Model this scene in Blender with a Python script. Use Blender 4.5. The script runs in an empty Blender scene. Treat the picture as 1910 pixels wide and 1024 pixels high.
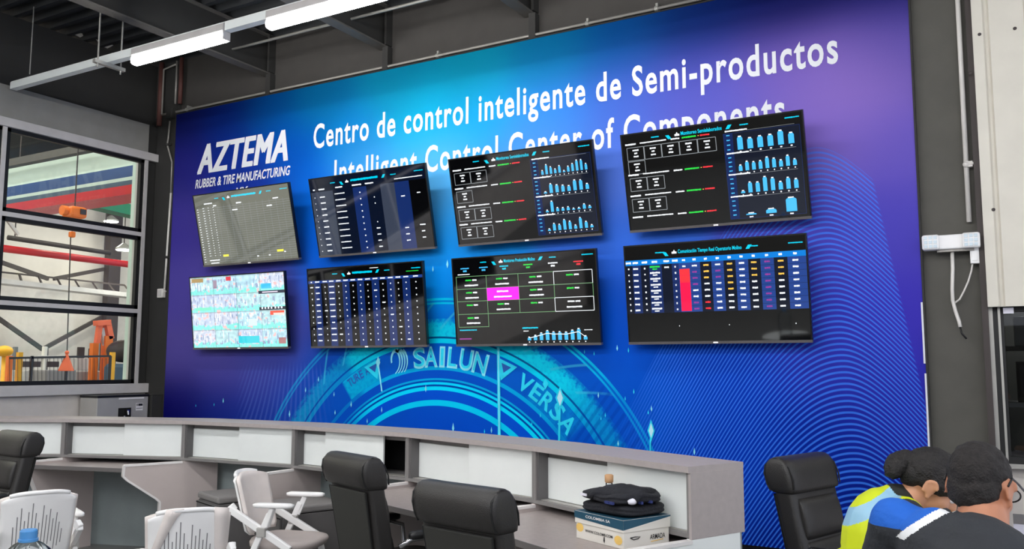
import bpy, bmesh, math, random
from mathutils import Vector, Matrix, Euler, noise
sc = bpy.context.scene
col = sc.collection
R = math.radians
# ------------------------------------------------------------------ camera, world, exposure
YAW, PITCH, ROLL, FPX, EYE = .5215805, .1056382, .00175, 1602.7, 1.6
cam_d = bpy.data.cameras.new('camera'); cam = bpy.data.objects.new('camera', cam_d); col.objects.link(cam)
cam_d.sensor_width = 36.0; cam_d.lens = 36.0 * FPX / 1910.0
cam_d.clip_start = .05; cam_d.clip_end = 200
_f = Vector((-math.sin(YAW) * math.cos(PITCH), math.cos(YAW) * math.cos(PITCH), math.sin(PITCH)))
_r = Vector((math.cos(YAW), math.sin(YAW), 0)); _u = _r.cross(_f)
_r2 = _r * math.cos(ROLL) + _u * math.sin(ROLL); _u2 = _u * math.cos(ROLL) - _r * math.sin(ROLL)
cam.matrix_world = Matrix(((_r2.x, _u2.x, -_f.x, 0), (_r2.y, _u2.y, -_f.y, 0), (_r2.z, _u2.z, -_f.z, EYE), (0, 0, 0, 1)))
sc.camera = cam
w = bpy.data.worlds.new('world'); sc.world = w; w.use_nodes = True
w.node_tree.nodes['Background'].inputs[0].default_value = (.86, .9, 1, 1)
w.node_tree.nodes['Background'].inputs[1].default_value = .5
sc.view_settings.view_transform = 'Standard'; sc.view_settings.look = 'None'
sc.view_settings.gamma = 1; sc.view_settings.use_curve_mapping = False
sc.view_settings.exposure = 1.3
LAMP = 20.0        # emission of the ceiling battens
SCR = .58          # brightness of the wall screens
HALL = 62.0        # emission of the factory hall lamps

# measuring helpers: where the line of sight through a photo point meets a plane of the place
def sight(px, py):
    return _r2 * (px - 955) + _u2 * (512 - py) + _f * FPX
def on_y(px, py, y):
    d = sight(px, py); return Vector((0, 0, EYE)) + d * (y / d.y)
def on_x(px, py, x):
    d = sight(px, py); return Vector((0, 0, EYE)) + d * (x / d.x)
def on_z(px, py, z):
    d = sight(px, py); return Vector((0, 0, EYE)) + d * ((z - EYE) / d.z)

# ------------------------------------------------------------------ materials
def lin(c):
    return tuple((x / 255 / 12.92 if x / 255 <= .04045 else ((x / 255 + .055) / 1.055) ** 2.4) for x in c)
def mat(name, rgb, rough=.5, metal=0., vary=.06, scale=6., bump=0., bscale=80., coat=0., spec=.5):
    m = bpy.data.materials.new(name); m.use_nodes = True
    nt = m.node_tree; b = nt.nodes['Principled BSDF']
    c = lin(rgb)
    tc = nt.nodes.new('ShaderNodeTexCoord'); nz = nt.nodes.new('ShaderNodeTexNoise')
    nz.inputs['Scale'].default_value = scale; nz.inputs['Detail'].default_value = 3
    nt.links.new(tc.outputs['Object'], nz.inputs['Vector'])
    rp = nt.nodes.new('ShaderNodeValToRGB')
    rp.color_ramp.elements[0].position = .3; rp.color_ramp.elements[1].position = .7
    rp.color_ramp.elements[0].color = (*[x * (1 - vary) for x in c], 1)
    rp.color_ramp.elements[1].color = (*[min(1, x * (1 + vary)) for x in c], 1)
    nt.links.new(nz.outputs['Fac'], rp.inputs[0]); nt.links.new(rp.outputs[0], b.inputs['Base Color'])
    b.inputs['Roughness'].default_value = rough; b.inputs['Metallic'].default_value = metal
    b.inputs['Coat Weight'].default_value = coat; b.inputs['Specular IOR Level'].default_value = spec
    if bump:
        n2 = nt.nodes.new('ShaderNodeTexNoise'); n2.inputs['Scale'].default_value = bscale
        nt.links.new(tc.outputs['Object'], n2.inputs['Vector'])
        bp = nt.nodes.new('ShaderNodeBump'); bp.inputs['Strength'].default_value = bump; bp.inputs['Distance'].default_value = .01
        nt.links.new(n2.outputs['Fac'], bp.inputs['Height']); nt.links.new(bp.outputs[0], b.inputs['Normal'])
    return m
def emit(name, rgb, s=1.):
    m = bpy.data.materials.new(name); m.use_nodes = True; nt = m.node_tree
    b = nt.nodes['Principled BSDF']; b.inputs['Base Color'].default_value = (0, 0, 0, 1); b.inputs['IOR'].default_value = 2.0
    b.inputs['Emission Color'].default_value = (*lin(rgb), 1); b.inputs['Emission Strength'].default_value = s
    b.inputs['Roughness'].default_value = .04
    return m
def glass(name, tint=(235, 245, 240), refl=1.5, opacity=0.0):
    m = bpy.data.materials.new(name); m.use_nodes = True; nt = m.node_tree; nt.nodes.clear()
    out = nt.nodes.new('ShaderNodeOutputMaterial'); mx = nt.nodes.new('ShaderNodeMixShader')
    tr = nt.nodes.new('ShaderNodeBsdfTransparent'); gl = nt.nodes.new('ShaderNodeBsdfGlossy'); fr = nt.nodes.new('ShaderNodeFresnel')
    fr.inputs[0].default_value = refl; gl.inputs['Roughness'].default_value = .02
    tr.inputs[0].default_value = (*lin(tint), 1)
    nt.links.new(fr.outputs[0], mx.inputs[0]); nt.links.new(tr.outputs[0], mx.inputs[1]); nt.links.new(gl.outputs[0], mx.inputs[2])
    nt.links.new(mx.outputs[0], out.inputs[0])
    return m
M = dict(
    dark=mat('dark_paint_and_shade', (44, 43, 41), .8), wallgrey=mat('wall_grey', (84, 82, 76), .75, bump=.05),
    uppergrey=mat('upper_grey', (60, 57, 54), .85), deck=mat('deck_metal', (46, 48, 50), .55, .2),
    beamgrey=mat('beam_grey', (84, 81, 77), .65), leftgrey=mat('left_panel_grey', (140, 138, 133), .6),
    lowwall=mat('low_wall', (205, 198, 192), .7), frame=mat('frame_white', (196, 192, 190), .45),
    gasket=mat('gasket_black', (10, 10, 11), .5), cream=mat('cream_cladding', (214, 209, 196), .5, vary=.03),
    floor=mat('floor_epoxy', (112, 112, 110), .35, vary=.08), slab=mat('counter_grey', (172, 163, 161), .45, vary=.04, scale=30),
    carc=mat('carcass_grey', (128, 125, 124), .5), carcd=mat('carcass_dark', (98, 96, 96), .5), white=mat('door_white', (236, 240, 238), .4, vary=.015),
    desk=mat('worktop_grey', (160, 150, 147), .42, vary=.06, scale=40), deskedge=mat('worktop_edge', (112, 108, 107), .5),
    sidepan=mat('side_panel', (196, 184, 180), .5, vary=.03), strip=mat('strip_white', (232, 228, 226), .4),
    backpan=mat('back_panel', (148, 158, 158), .5), leather=mat('black_leather', (40, 38, 37), .42, bump=.18, bscale=220),
    leatherd=mat('black_leather_panel', (44, 44, 41), .5, bump=.12, bscale=260), seam=mat('seam_black', (14, 14, 14), .6),
    chrome=mat('chrome', (190, 190, 192), .18, 1.), plast=mat('white_plastic', (240, 239, 238), .38, vary=.02),
    mesh=mat('beige_mesh', (230, 221, 216), .8, bump=.25, bscale=400), seat=mat('seat_fabric', (178, 168, 164), .85, bump=.2, bscale=300),
    slot=mat('slot_shadow', (120, 120, 122), .8), black=mat('black_plastic', (18, 18, 19), .4), void=mat('black_void', (4, 4, 4), .9),
    steel=mat('brushed_steel', (172, 169, 164), .35, .15, vary=.05), galv=mat('galvanised', (176, 174, 168), .4, .5),
    pvc=mat('white_conduit', (222, 218, 212), .45), pipe=mat('pipe_grey', (150, 146, 140), .45, .3), rust=mat('rust_paint', (84, 48, 42), .7),
    tvframe=mat('tv_bezel', (16, 16, 17), .25), tvsilver=mat('tv_lower_bezel', (120, 116, 116), .3, .6),
    screen=mat('screen_glass', (7, 8, 10), .05, vary=0., coat=1., spec=1.), letter=mat('print_white', (224, 226, 231), .6, vary=.01),
    teal=mat('carton_teal', (20, 74, 98), .6), carton=mat('carton_white', (226, 222, 214), .65, vary=.03), sun=mat('print_yellow', (240, 200, 110), .7),
    navy=mat('garment_navy', (26, 27, 34), .85, bump=.5, bscale=60), navyb=mat('garment_blue', (40, 52, 110), .85, bump=.4, bscale=60),
    skin=mat('skin', (202, 146, 112), .5, vary=.05, scale=25), skinb=mat('skin_tan', (190, 128, 96), .5, vary=.06, scale=25),
    hair=mat('hair_black', (24, 20, 19), .65, vary=.4, scale=90, bump=.5, bscale=160), hairg=mat('hair_greying', (33, 29, 28), .8, vary=.4, scale=70, bump=.5, bscale=160),
    vest=mat('vest_yellow', (208, 222, 18), .65, vary=.05), vestd=mat('vest_trim', (30, 32, 28), .7), reflec=mat('reflective_tape', (150, 196, 222), .35),
    jacket=mat('jacket_charcoal', (44, 47, 52), .8, bump=.25, bscale=90), jblue=mat('jacket_blue', (22, 96, 196), .8, bump=.2, bscale=90), jwhite=mat('jacket_white', (232, 234, 236), .75),
    capblue=mat('cap_blue', (74, 140, 200), .4), table=mat('table_white', (214, 212, 226), .4, vary=.02),
    orange=mat('orange_paint', (240, 120, 30), .5), orangec=mat('orange_cone', (240, 112, 70), .5), yellow=mat('yellow_paint', (240, 176, 30), .5),
    red=mat('red_paint', (205, 36, 44), .35), green=mat('green_paint', (24, 118, 84), .5), blue=mat('blue_paint', (24, 66, 120), .5),
    hallwall=mat('hall_wall', (214, 206, 198), .7, vary=.03), hallpale=mat('hall_pale', (196, 214, 204), .7, vary=.03), slate=mat('slate_paint', (70, 92, 110), .6),
    machine=mat('machine_grey', (170, 168, 164), .5), machined=mat('machine_dark', (60, 52, 50), .6), hallfloor=mat('hall_floor', (150, 148, 144), .5),
    paper=mat('paper_white', (236, 234, 244), .7), pants=mat('trousers_dark', (36, 38, 46), .85), cork=mat('cork', (206, 160, 116), .8),
    bubble=mat('clear_shell', (200, 214, 222), .15))
G = dict(pane=glass('window_glass', (246, 250, 248), 1.32), dark=glass('tinted_glass', (186, 190, 192), 1.5), pet=glass('bottle_plastic', (250, 252, 253), 1.3), lens=glass('spectacle_lens', (240, 240, 240), 1.4))
E = dict(tube=emit('batten_tube', (250, 250, 250), LAMP), hall=emit('hall_lamp', (255, 248, 236), HALL),
    w=emit('px_white', (235, 240, 245), .95 * SCR), c=emit('px_cyan', (0, 196, 226), .95 * SCR), b=emit('px_bar_blue', (66, 176, 232), .95 * SCR),
    g=emit('px_green', (40, 214, 70), .9 * SCR), r=emit('px_red', (240, 50, 60), .9 * SCR), m=emit('px_magenta', (255, 0, 214), 1. * SCR), hot=emit('px_hot_red', (255, 20, 70), 1. * SCR),
    y=emit('px_yellow', (236, 226, 70), .9 * SCR), o=emit('px_amber', (240, 190, 80), .9 * SCR), n=emit('px_navy', (22, 44, 100), .8 * SCR), d=emit('px_deep', (11, 20, 40), .7 * SCR),
    h=emit('px_header_blue', (0, 118, 206), .9 * SCR), gl=emit('px_grid_grey', (150, 156, 160), .7 * SCR), gr=emit('px_grid_green', (120, 170, 120), .7 * SCR), p=emit('px_purple', (150, 60, 150), .8 * SCR),
    k=emit('px_black', (8, 9, 12), .5 * SCR), tab=emit('px_reflection_grey', (106, 108, 98), .8 * SCR), tabd=emit('px_slate', (60, 68, 86), .7 * SCR), mid=emit('px_mid_blue', (34, 66, 140), .8 * SCR), led=emit('led_white', (255, 255, 255), 1.2 * SCR))

# ------------------------------------------------------------------ object helpers
def props(o, label=None, cat=None, group=None, kind=None):
    if label: o['label'] = label
    if cat: o['category'] = cat
    if group: o['group'] = group
    if kind: o['kind'] = kind
    return o
def thing(name, label, cat, loc=(0, 0, 0), rz=0., group=None, rot=None):
    o = bpy.data.objects.new(name, None); col.objects.link(o); o.empty_display_size = .1
    o.location = loc; o.rotation_euler = rot if rot else (0, 0, rz)
    return props(o, label, cat, group)
def copy_tree(o, parent=None):
    c = o.copy(); col.objects.link(c); c.parent = parent
    for ch in o.children: copy_tree(ch, c)
    return c
class MB:
    """collects shapes into one mesh; every face carries a material index"""
    def __init__(s): s.v = []; s.f = []; s.m = []
    def add(s, vs, fs, mi=0):
        n = len(s.v); s.v += [tuple(v) for v in vs]
        for f in fs: s.f.append(tuple(n + i for i in f)); s.m.append(mi)
        return s
    def box(s, c, d, mi=0, rot=None):
        h = [x / 2 for x in d]
        vs = [Vector((sx * h[0], sy * h[1], sz * h[2])) for sz in (-1, 1) for sy in (-1, 1) for sx in (-1, 1)]
        if rot is not None: vs = [rot @ v for v in vs]
        vs = [v + Vector(c) for v in vs]
        return s.add(vs, [(0, 2, 3, 1), (4, 5, 7, 6), (0, 1, 5, 4), (2, 6, 7, 3), (0, 4, 6, 2), (1, 3, 7, 5)], mi)
    def b2(s, x0, x1, y0, y1, z0, z1, mi=0):
        return s.box(((x0 + x1) / 2, (y0 + y1) / 2, (z0 + z1) / 2), (abs(x1 - x0), abs(y1 - y0), abs(z1 - z0)), mi)
    def bar(s, a, b, wd, ht, mi=0, up=(0, 0, 1)):
        a, b = Vector(a), Vector(b); d = b - a; L = d.length; d.normalize()
        u = Vector(up)
        if abs(d.dot(u)) > .99: u = Vector((0, 1, 0))
        x = d.cross(u).normalized(); u2 = x.cross(d)
        return s.box((a + b) / 2, (wd, L, ht), mi, Matrix((x, d, u2)).transposed())
    def prism(s, poly, ext, mi=0):
        n = len(poly); P = [Vector(p) for p in poly]; Q = [p + Vector(ext) for p in P]
        nrm = (P[1] - P[0]).cross(P[2] - P[1])
        fs = [tuple(range(n)), tuple(range(2 * n - 1, n - 1, -1))] + [(i, i + n, (i + 1) % n + n, (i + 1) % n) for i in range(n)]
        return s.add(P + Q, fs, mi)
    def tube(s, path, r, seg=10, mi=0, caps=True):
        P = [Vector(p) for p in path]; n = len(P); rs = r if isinstance(r, (list, tuple)) else [r] * n
        vs = []; t0 = (P[1] - P[0]).normalized(); u = t0.orthogonal().normalized()
        for i in range(n):
            t = ((P[min(i + 1, n - 1)] - P[i]).normalized() + (P[i] - P[max(i - 1, 0)]).normalized()).normalized()
            u = (u - t * u.dot(t)).normalized(); w_ = t.cross(u)
            for k in range(seg):
                a = 2 * math.pi * k / seg; vs.append(P[i] + (u * math.cos(a) + w_ * math.sin(a)) * rs[i])
        fs = [(i * seg + k, i * seg + (k + 1) % seg, (i + 1) * seg + (k + 1) % seg, (i + 1) * seg + k) for i in range(n - 1) for k in range(seg)]
        if caps: fs += [tuple(range(seg - 1, -1, -1)), tuple((n - 1) * seg + k for k in range(seg))]
        return s.add(vs, fs, mi)
    def lathe(s, prof, c=(0, 0, 0), seg=24, mi=0):
        vs = []; c = Vector(c)
        for r, z in prof:
            for k in range(seg):
                a = 2 * math.pi * k / seg; vs.append(c + Vector((r * math.cos(a), r * math.sin(a), z)))
        n = len(prof)
        fs = [(i * seg + k, i * seg + (k + 1) % seg, (i + 1) * seg + (k + 1) % seg, (i + 1) * seg + k) for i in range(n - 1) for k in range(seg)]
        fs += [tuple(range(seg - 1, -1, -1)), tuple((n - 1) * seg + k for k in range(seg))]
        return s.add(vs, fs, mi)
    def ball(s, c, r, seg=16, rings=10, mi=0, rot=None):
        c = Vector(c); r = (r, r, r) if isinstance(r, (int, float)) else r
        vs = []
        for i in range(1, rings):
            t = math.pi * i / rings
            for k in range(seg):
                a = 2 * math.pi * k / seg; v = Vector((r[0] * math.sin(t) * math.cos(a), r[1] * math.sin(t) * math.sin(a), r[2] * math.cos(t)))
                vs.append(v)
        vs += [Vector((0, 0, r[2])), Vector((0, 0, -r[2]))]
        if rot is not None: vs = [rot @ v for v in vs]
        vs = [v + c for v in vs]; T = len(vs) - 2
        fs = [(i * seg + k, (i + 1) * seg + k, (i + 1) * seg + (k + 1) % seg, i * seg + (k + 1) % seg) for i in range(rings - 2) for k in range(seg)]
        fs += [(T, k, (k + 1) % seg) for k in range(seg)] + [(T + 1, (rings - 2) * seg + (k + 1) % seg, (rings - 2) * seg + k) for k in range(seg)]
        return s.add(vs, fs, mi)
    def cap(s, a, b, ra, rb, mi=0):
        """tapered capsule from a to b, closed"""
        a, b = Vector(a), Vector(b); d = b - a; L = max(d.length, 1e-4); d.normalize()
        path = []; rr = []
        for t in (-.98, -.8, -.5, 0): path.append(a + d * ra * t); rr.append(ra * math.sqrt(max(1 - t * t, .02)))
        for t in (0, .5, .8, .98): path.append(b + d * rb * t); rr.append(rb * math.sqrt(max(1 - t * t, .02)))
        return s.tube(path, rr, 14, mi)
    def loft(s, rings, exp=4., seg=32, mi=0):
        """rings: (centre, half x, half y) -> boxy superellipse sections stacked along the list"""
        vs = []
        for c, hx, hy in rings:
            for k in range(seg):
                a = 2 * math.pi * k / seg; ca, sa = math.cos(a), math.sin(a)
                q = (abs(ca) ** exp + abs(sa) ** exp) ** (-1 / exp)
                vs.append(Vector(c) + Vector((hx * ca * q, hy * sa * q, 0)))
        n = len(rings)
        fs = [(i * seg + k, i * seg + (k + 1) % seg, (i + 1) * seg + (k + 1) % seg, (i + 1) * seg + k) for i in range(n - 1) for k in range(seg)]
        fs += [tuple(range(seg - 1, -1, -1)), tuple((n - 1) * seg + k for k in range(seg))]
        return s.add(vs, fs, mi)
    def build(s, name, mats, parent=None, smooth=False, bevel=0., loc=None, fix=True, sub=0):
        me = bpy.data.meshes.new(name); me.from_pydata(s.v, [], s.f)
        for m in (mats if isinstance(mats, (list, tuple)) else [mats]): me.materials.append(m)
        me.polygons.foreach_set('material_index', s.m)
        if fix:
            bm = bmesh.new(); bm.from_mesh(me); bmesh.ops.recalc_face_normals(bm, faces=bm.faces); bm.to_mesh(me); bm.free()
        if smooth: me.polygons.foreach_set('use_smooth', [True] * len(me.polygons))
        o = bpy.data.objects.new(name, me); col.objects.link(o)
        if parent: o.parent = parent
        if loc is not None: o.location = loc
        if bevel:
            b = o.modifiers.new('bevel', 'BEVEL'); b.width = bevel; b.segments = 2; b.limit_method = 'ANGLE'; b.angle_limit = R(40)
            b.harden_normals = False
        if sub:
            b = o.modifiers.new('sub', 'SUBSURF'); b.levels = b.render_levels = sub
        return o
def struct(name, mb, mats, parent=None, **k):
    o = mb.build(name, mats, parent, **k)
    if parent is None: o['kind'] = 'structure'
    return o
def bake(o, mats=None):
    """apply the modifiers of o into its own mesh"""
    dg = bpy.context.evaluated_depsgraph_get(); dg.update()
    me = bpy.data.meshes.new_from_object(o.evaluated_get(dg)); o.modifiers.clear(); old = o.data; o.data = me
    if mats:
        me.materials.clear()
        for m in mats: me.materials.append(m)
    return o
_txt = {}
def text_geo(t, bold=0., shear=0., space=1.):
    k = (t, bold, shear, space)
    if k not in _txt:
        cu = bpy.data.curves.new('t', 'FONT'); cu.body = t; cu.offset = bold; cu.shear = shear; cu.resolution_u = 4; cu.size = 1; cu.space_character = space
        o = bpy.data.objects.new('t', cu); col.objects.link(o)
        dg = bpy.context.evaluated_depsgraph_get(); dg.update()
        me = bpy.data.meshes.new_from_object(o.evaluated_get(dg))
        vs = [v.co.copy() for v in me.vertices]; fs = [tuple(p.vertices) for p in me.polygons]
        bpy.data.objects.remove(o); bpy.data.curves.remove(cu); bpy.data.meshes.remove(me)
        _txt[k] = (vs, fs)
    return _txt[k]
CAP = None
def text_on(mb, t, fn, x0, x1, z0, cap, bold=0., shear=0., mi=0, space=1.):
    """write t between x0 and x1 on baseline z0 with capital height cap; fn maps (x, z) to a point"""
    global CAP
    if CAP is None: CAP = max(v.y for v in text_geo('H')[0])
    vs, fs = text_geo(t, bold, shear, space)
    if not vs: return
    a = min(v.x for v in vs); b = max(v.x for v in vs)
    mb.add([fn(x0 + (v.x - a) / (b - a) * (x1 - x0), z0 + v.y / CAP * cap) for v in vs], fs, mi)
# ------------------------------------------------------------------ the setting
D = 6.7
struct('floor', MB().b2(-8.9, 2.6, -6, 7, -.1, 0), M['floor'])
struct('wall_rear_added', MB().b2(-8.9, 2.6, -6.1, -6, 0, 2.4), M['wallgrey'])  # unseen low wall added to keep the screen reflections dark
mb = MB(); y = -6.0; pr = []
while y < 6.95:
    pr += [(y, 5.30), (y + .05, 5.30), (y + .08, 5.365), (y + .17, 5.365), (y + .2, 5.30)]; y += .2
mb.add([(-9.3, a, b) for a, b in pr] + [(2.6, a, b) for a, b in pr], [(i, i + 1, i + 1 + len(pr), i + len(pr)) for i in range(len(pr) - 1)])
mb.b2(-9.3, 2.6, -6, 6.95, 5.40, 5.44)
struct('ceiling', mb, M['deck'], fix=False)
n = 0
for x in (-7.07, -5.42, -3.71, -2.03, -.35, 1.33):
    n += 1
    mb = MB().b2(x - .06, x + .06, -6, 6.79, 4.845, 4.862).b2(x - .06, x + .06, -6, 6.79, 5.283, 5.299).b2(x - .006, x + .006, -6, 6.79, 4.862, 5.283, 1)  # pale flanges and dark web put the battens' light into the colour
    struct('trim_%d' % n, mb, [M['beamgrey'], M['dark']])
    if x > -8:
        struct('trim_%d' % (n + 20), MB().b2(x + .02, x + .09, 6.72, 6.8, 4.60, 4.845).b2(x + .06, x + .085, 6.70, 6.8, 4.862, 5.28), M['dark'])
mb = MB().b2(-9.1, -.12, 6.8, 6.95, 0, 5.3).b2(-.12, 2.6, 6.8, 6.95, 2.0, 5.3)
mb.b2(-.12, 2.6, 6.8, 6.95, 0, .98, 1)
struct('wall_back', mb, [M['uppergrey'], M['lowwall']])
struct('trim_8', MB().b2(-8.90, -8.53, 6.755, 6.80, 0, 5.28), M['dark'])
struct('trim_9', MB().b2(-.495, -.135, 6.74, 6.80, 0, 5.28), M['wallgrey'])
struct('trim_10', MB().b2(-.138, -.10, 6.66, 6.80, 0, 5.28), M['machined'])
# cladding with vertical grooves on the right
pts = []; x = -.10
pts.append((x, 6.62))
for k in range(11):
    gx = -.035 + .245 * k
    pts += [(gx, 6.62), (gx + .012, 6.64), (gx + .028, 6.64), (gx + .04, 6.62)]
    if k % 2: pts += [(gx + .055, 6.62), (gx + .06, 6.626), (gx + .065, 6.62)]
pts.append((2.6, 6.62))
N_ = len(pts)
mb = MB().add([(a, b, 2.0) for a, b in pts] + [(a, b, 5.28) for a, b in pts], [(i, i + 1, i + 1 + N_, i + N_) for i in range(N_ - 1)])
mb.b2(-.10, 2.6, 6.65, 6.66, 2.0, 5.28)
mb.b2(-.10, -.098, 6.62, 6.65, 2.0, 5.28)
cl = struct('wall_cladding', mb, M['cream'], fix=False)
mb = MB()
for px, py in ((1827, 64), (1893, 53), (1853, 391), (1810, 136)):
    p = on_y(px, py, 6.618); mb.ball(p, (.012, .004, .012), 8, 6)
o = mb.build('screw', M['machined'], cl)
# tinted window below the cladding
mb = MB()
mb.b2(-.10, -.075, 6.70, 6.80, .9, 2.0, 1).b2(-.075, -.045, 6.72, 6.80, .93, 2.0, 0).b2(-.045, -.03, 6.70, 6.80, .93, 2.0, 1).b2(-.03, -.012, 6.73, 6.80, .96, 2.0, 0)
mb.b2(-.03, 2.6, 6.71, 6.80, .955, 1.0, 0).b2(-.03, 2.6, 6.72, 6.80, 1.97, 2.0, 0).b2(-.10, 2.6, 6.70, 6.80, .925, .955, 1)
wn = struct('window_9', mb, [M['gasket'], M['galv']])
struct('window_pane', MB().b2(-.012, 2.6, 6.765, 6.771, 1.0, 1.97), G['dark'], wn)
MB().b2(-.012, .05, 6.69, 6.70, 1.955, 1.995).build('paper_tag', M['paper'], wn)
mb = MB().b2(-.3, 2.6, 8.9, 9.0, 0, 2.8).b2(-.35, -.3, 6.95, 9, 0, 2.8).b2(-.3, 2.6, 6.95, 9, -.1, 0).b2(-.3, 2.6, 6.95, 9, 2.8, 2.85)
struct('wall_inner_room', mb, M['wallgrey'])
t = thing('storage_shelf', 'dark storage shelf with a pale edge behind the tinted window at right', 'shelf', (.55, 7.6, 0))
MB().b2(-.6, .9, -.2, .2, 1.30, 1.335).build('shelf_board', M['frame'], t)
MB().b2(-.6, .9, -.2, .2, 1.72, 1.75).build('shelf_board', M['machined'], t)
for s in (-.58, .88): MB().b2(s - .02, s + .02, -.2, .2, 0, 2.1).build('upright', M['machined'], t)

t = props(MB().b2(-.5, .7, -.16, .16, 0, .3, 0).b2(-.48, -.2, -.165, -.16, .05, .28, 1).b2(.1, .5, -.165, -.16, .06, .25, 1).build('storage_bin', [M['void'], M['black']], None, loc=(.55, 7.6, 1.336), bevel=.01),
          'black bin on the pale-edged shelf behind the tinted window', 'bin')
t = props(MB().b2(-.5, .7, -.15, .15, 0, .22).b2(-.3, .1, -.152, .152, .18, .225).build('storage_carton', M['machine'], None, loc=(.55, 7.6, 1.751), bevel=.006),
          'pale grey carton on the top shelf behind the tinted window', 'box')
# left wall: low wall, sill, header, dark upper wall
XL = -8.9
mb = MB().b2(XL - .15, XL, -6, 6.8, 0, 1.28, 0)
mb.b2(XL - .15, XL + .0, -6, 6.64, 4.12, 4.5, 1).b2(XL - .3, XL - .1, -6, 6.8, 4.5, 5.29, 3).b2(XL - .15, XL - .02, 6.64, 6.8, 1.28, 4.5, 3)
mb.b2(XL - .25, XL + .0, -6, -1.86, 1.28, 4.5, 0)
struct('wall_left', mb, [M['lowwall'], M['leftgrey'], M['uppergrey'], M['dark']])
struct('trim_11', MB().b2(XL - .02, XL + .055, -6, 6.80, 1.275, 1.385), M['frame'], bevel=.006)
struct('trim_12', MB().b2(XL - .02, XL + .045, -6, 6.80, 4.055, 4.15), M['frame'], bevel=.006)
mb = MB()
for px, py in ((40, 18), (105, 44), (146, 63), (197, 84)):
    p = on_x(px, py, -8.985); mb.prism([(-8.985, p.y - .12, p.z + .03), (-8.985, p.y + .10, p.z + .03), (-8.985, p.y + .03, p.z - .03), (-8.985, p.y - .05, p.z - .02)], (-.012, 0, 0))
struct('trim_30', mb, M['cream'])  # pale plates stand in for light leaking through the deck flutes
ys = [6.615, 4.92, 3.225, 1.53, -.165, -1.86]
for i in range(5):
    y1, y0 = ys[i], ys[i + 1]
    mb = MB(); x0, x1 = XL - .10, XL + .02
    mb.b2(x0, x1, y1 - .022, y1 + .022, 1.38, 4.06, 0)
    if i == 4: mb.b2(x0, x1, y0 - .022, y0 + .022, 1.38, 4.06, 0)
    for z in (3.148, 2.232): mb.b2(x0, x1, y0 + .022, y1 - .022, z - .024, z + .024, 0)
    zz = [1.385, 2.208, 2.256, 3.124, 3.172, 4.06]
    for a, b in ((0, 1), (2, 3), (4, 5)):
        za, zb = zz[a], zz[b]; ya, yb = y0 + .022, y1 - .022; g = .045
        mb.b2(XL - .05, XL + .005, ya, ya + g, za, zb, 1).b2(XL - .05, XL + .005, yb - g, yb, za, zb, 1)
        mb.b2(XL - .05, XL + .005, ya, yb, za, za + g, 1).b2(XL - .05, XL + .005, ya, yb, zb - g, zb, 1)
        mb.b2(XL - .13, XL - .055, yb - .012, yb, za, zb, 0).b2(XL - .13, XL - .055, ya, ya + .012, za, zb, 0)
    wn = struct('window_%d' % (i + 1), mb, [M['frame'], M['gasket']])
    for a, b in ((0, 1), (2, 3), (4, 5)):
        MB().b2(XL - .034, XL - .028, y0 + .03, y1 - .03, zz[a], zz[b]).build('window_pane', G['pane'], wn)

# ------------------------------------------------------------------ ceiling lamps on their rail, conduits
RY = 4.956
def lamp(x0, y, label, first=[None]):
    if first[0] is None:
        t = thing('batten_light', label, 'ceiling light', (x0, y, 4.365), group='fluorescent battens')
        MB().b2(0, 1.22, -.045, .045, .084, .15).build('housing', M['frame'], t, bevel=.006)
        mb = MB().loft([((0, 0, 0), .048, .042), ((0, 0, 1.2), .048, .042)], 2.6, 20)
        mb.v = [(p[2] + .01, p[0], p[1] + .042) for p in mb.v]
        mb.build('diffuser', E['tube'], t, smooth=True)
        for s in (0, 1.22): MB().b2(s - .012 if s else 0, s if s else .012, -.040, .040, .010, .084).build('end_cap', M['frame'], t)
        first[0] = t
    else:
        t = copy_tree(first[0]); t.location = (x0, y, 4.365); t['label'] = label
    return t
lamp(-6.90, RY, 'lit white fluorescent batten, the left one of the two above the banner')
lamp(-5.18, RY, 'lit white fluorescent batten, cut off by the top edge of the photo')
for k, (x, y) in enumerate([(x, y) for y in (1.8, -1.6, -4.6) for x in (-8.3, -7.0, -5.7, -4.4, -3.1, -1.8, -.5, .8)] + [(-3.46, RY)]):  # unseen battens, rear rows set close together to brighten the cabinet doors
    lamp(x, y, 'unseen white fluorescent batten added further along the ceiling, behind the camera or above the frame')
def rail(y, label, gaps):
    t = thing('lighting_rail', label, 'rail', (XL + .05, y, 4.52))
    mb = MB().b2(0, 10.4, -.03, .03, .0, .010)
    for xa, xb in gaps: mb.b2(xa, xb, -.035, .035, -.070, .0)
    mb.build('channel', M['white'], t)
    return t
t = rail(RY, 'long white lighting rail hung under the ceiling deck above the banner', [(0, 1.945), (3.18, 3.665), (4.9, 5.385), (6.62, 10.4)])
for x in (1.58, 5.2, 7.2):
    for s in (-.12, .12):
        MB().tube([(x, s, -.14), (x, s, .77)], .008, 8).build('hanger_rod', M['galv'], t)
        MB().tube([(x, s, .68), (x, s, .71), (x, s, .77)], [.01, .022, .022], 8).build('rod_anchor', M['galv'], t)
    MB().b2(x - .02, x + .02, -.16, .16, -.105, -.072).build('cross_bracket', M['galv'], t)
MB().tube([(.28, .0, .05), (.28, 0, .77)], .006, 8).build('hanger_rod', M['galv'], t)
for yy in (1.8, -1.6, -4.6): props(rail(yy, 'white lighting rail further back, above and behind the camera', [(0, .53)]), group='lighting rails out of frame')
p0, p1 = on_y(567, 58, 6.25), on_y(820, 3, 6.25)
props(MB().tube([p0 + Vector((-1.2, 0, 0)), (p1.x + 4.4, 6.25, p0.z)], .014, 10).build('ceiling_conduit', M['galv'], smooth=True), 'thin bright conduit running under the ceiling between the dark beams', 'conduit')
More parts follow.
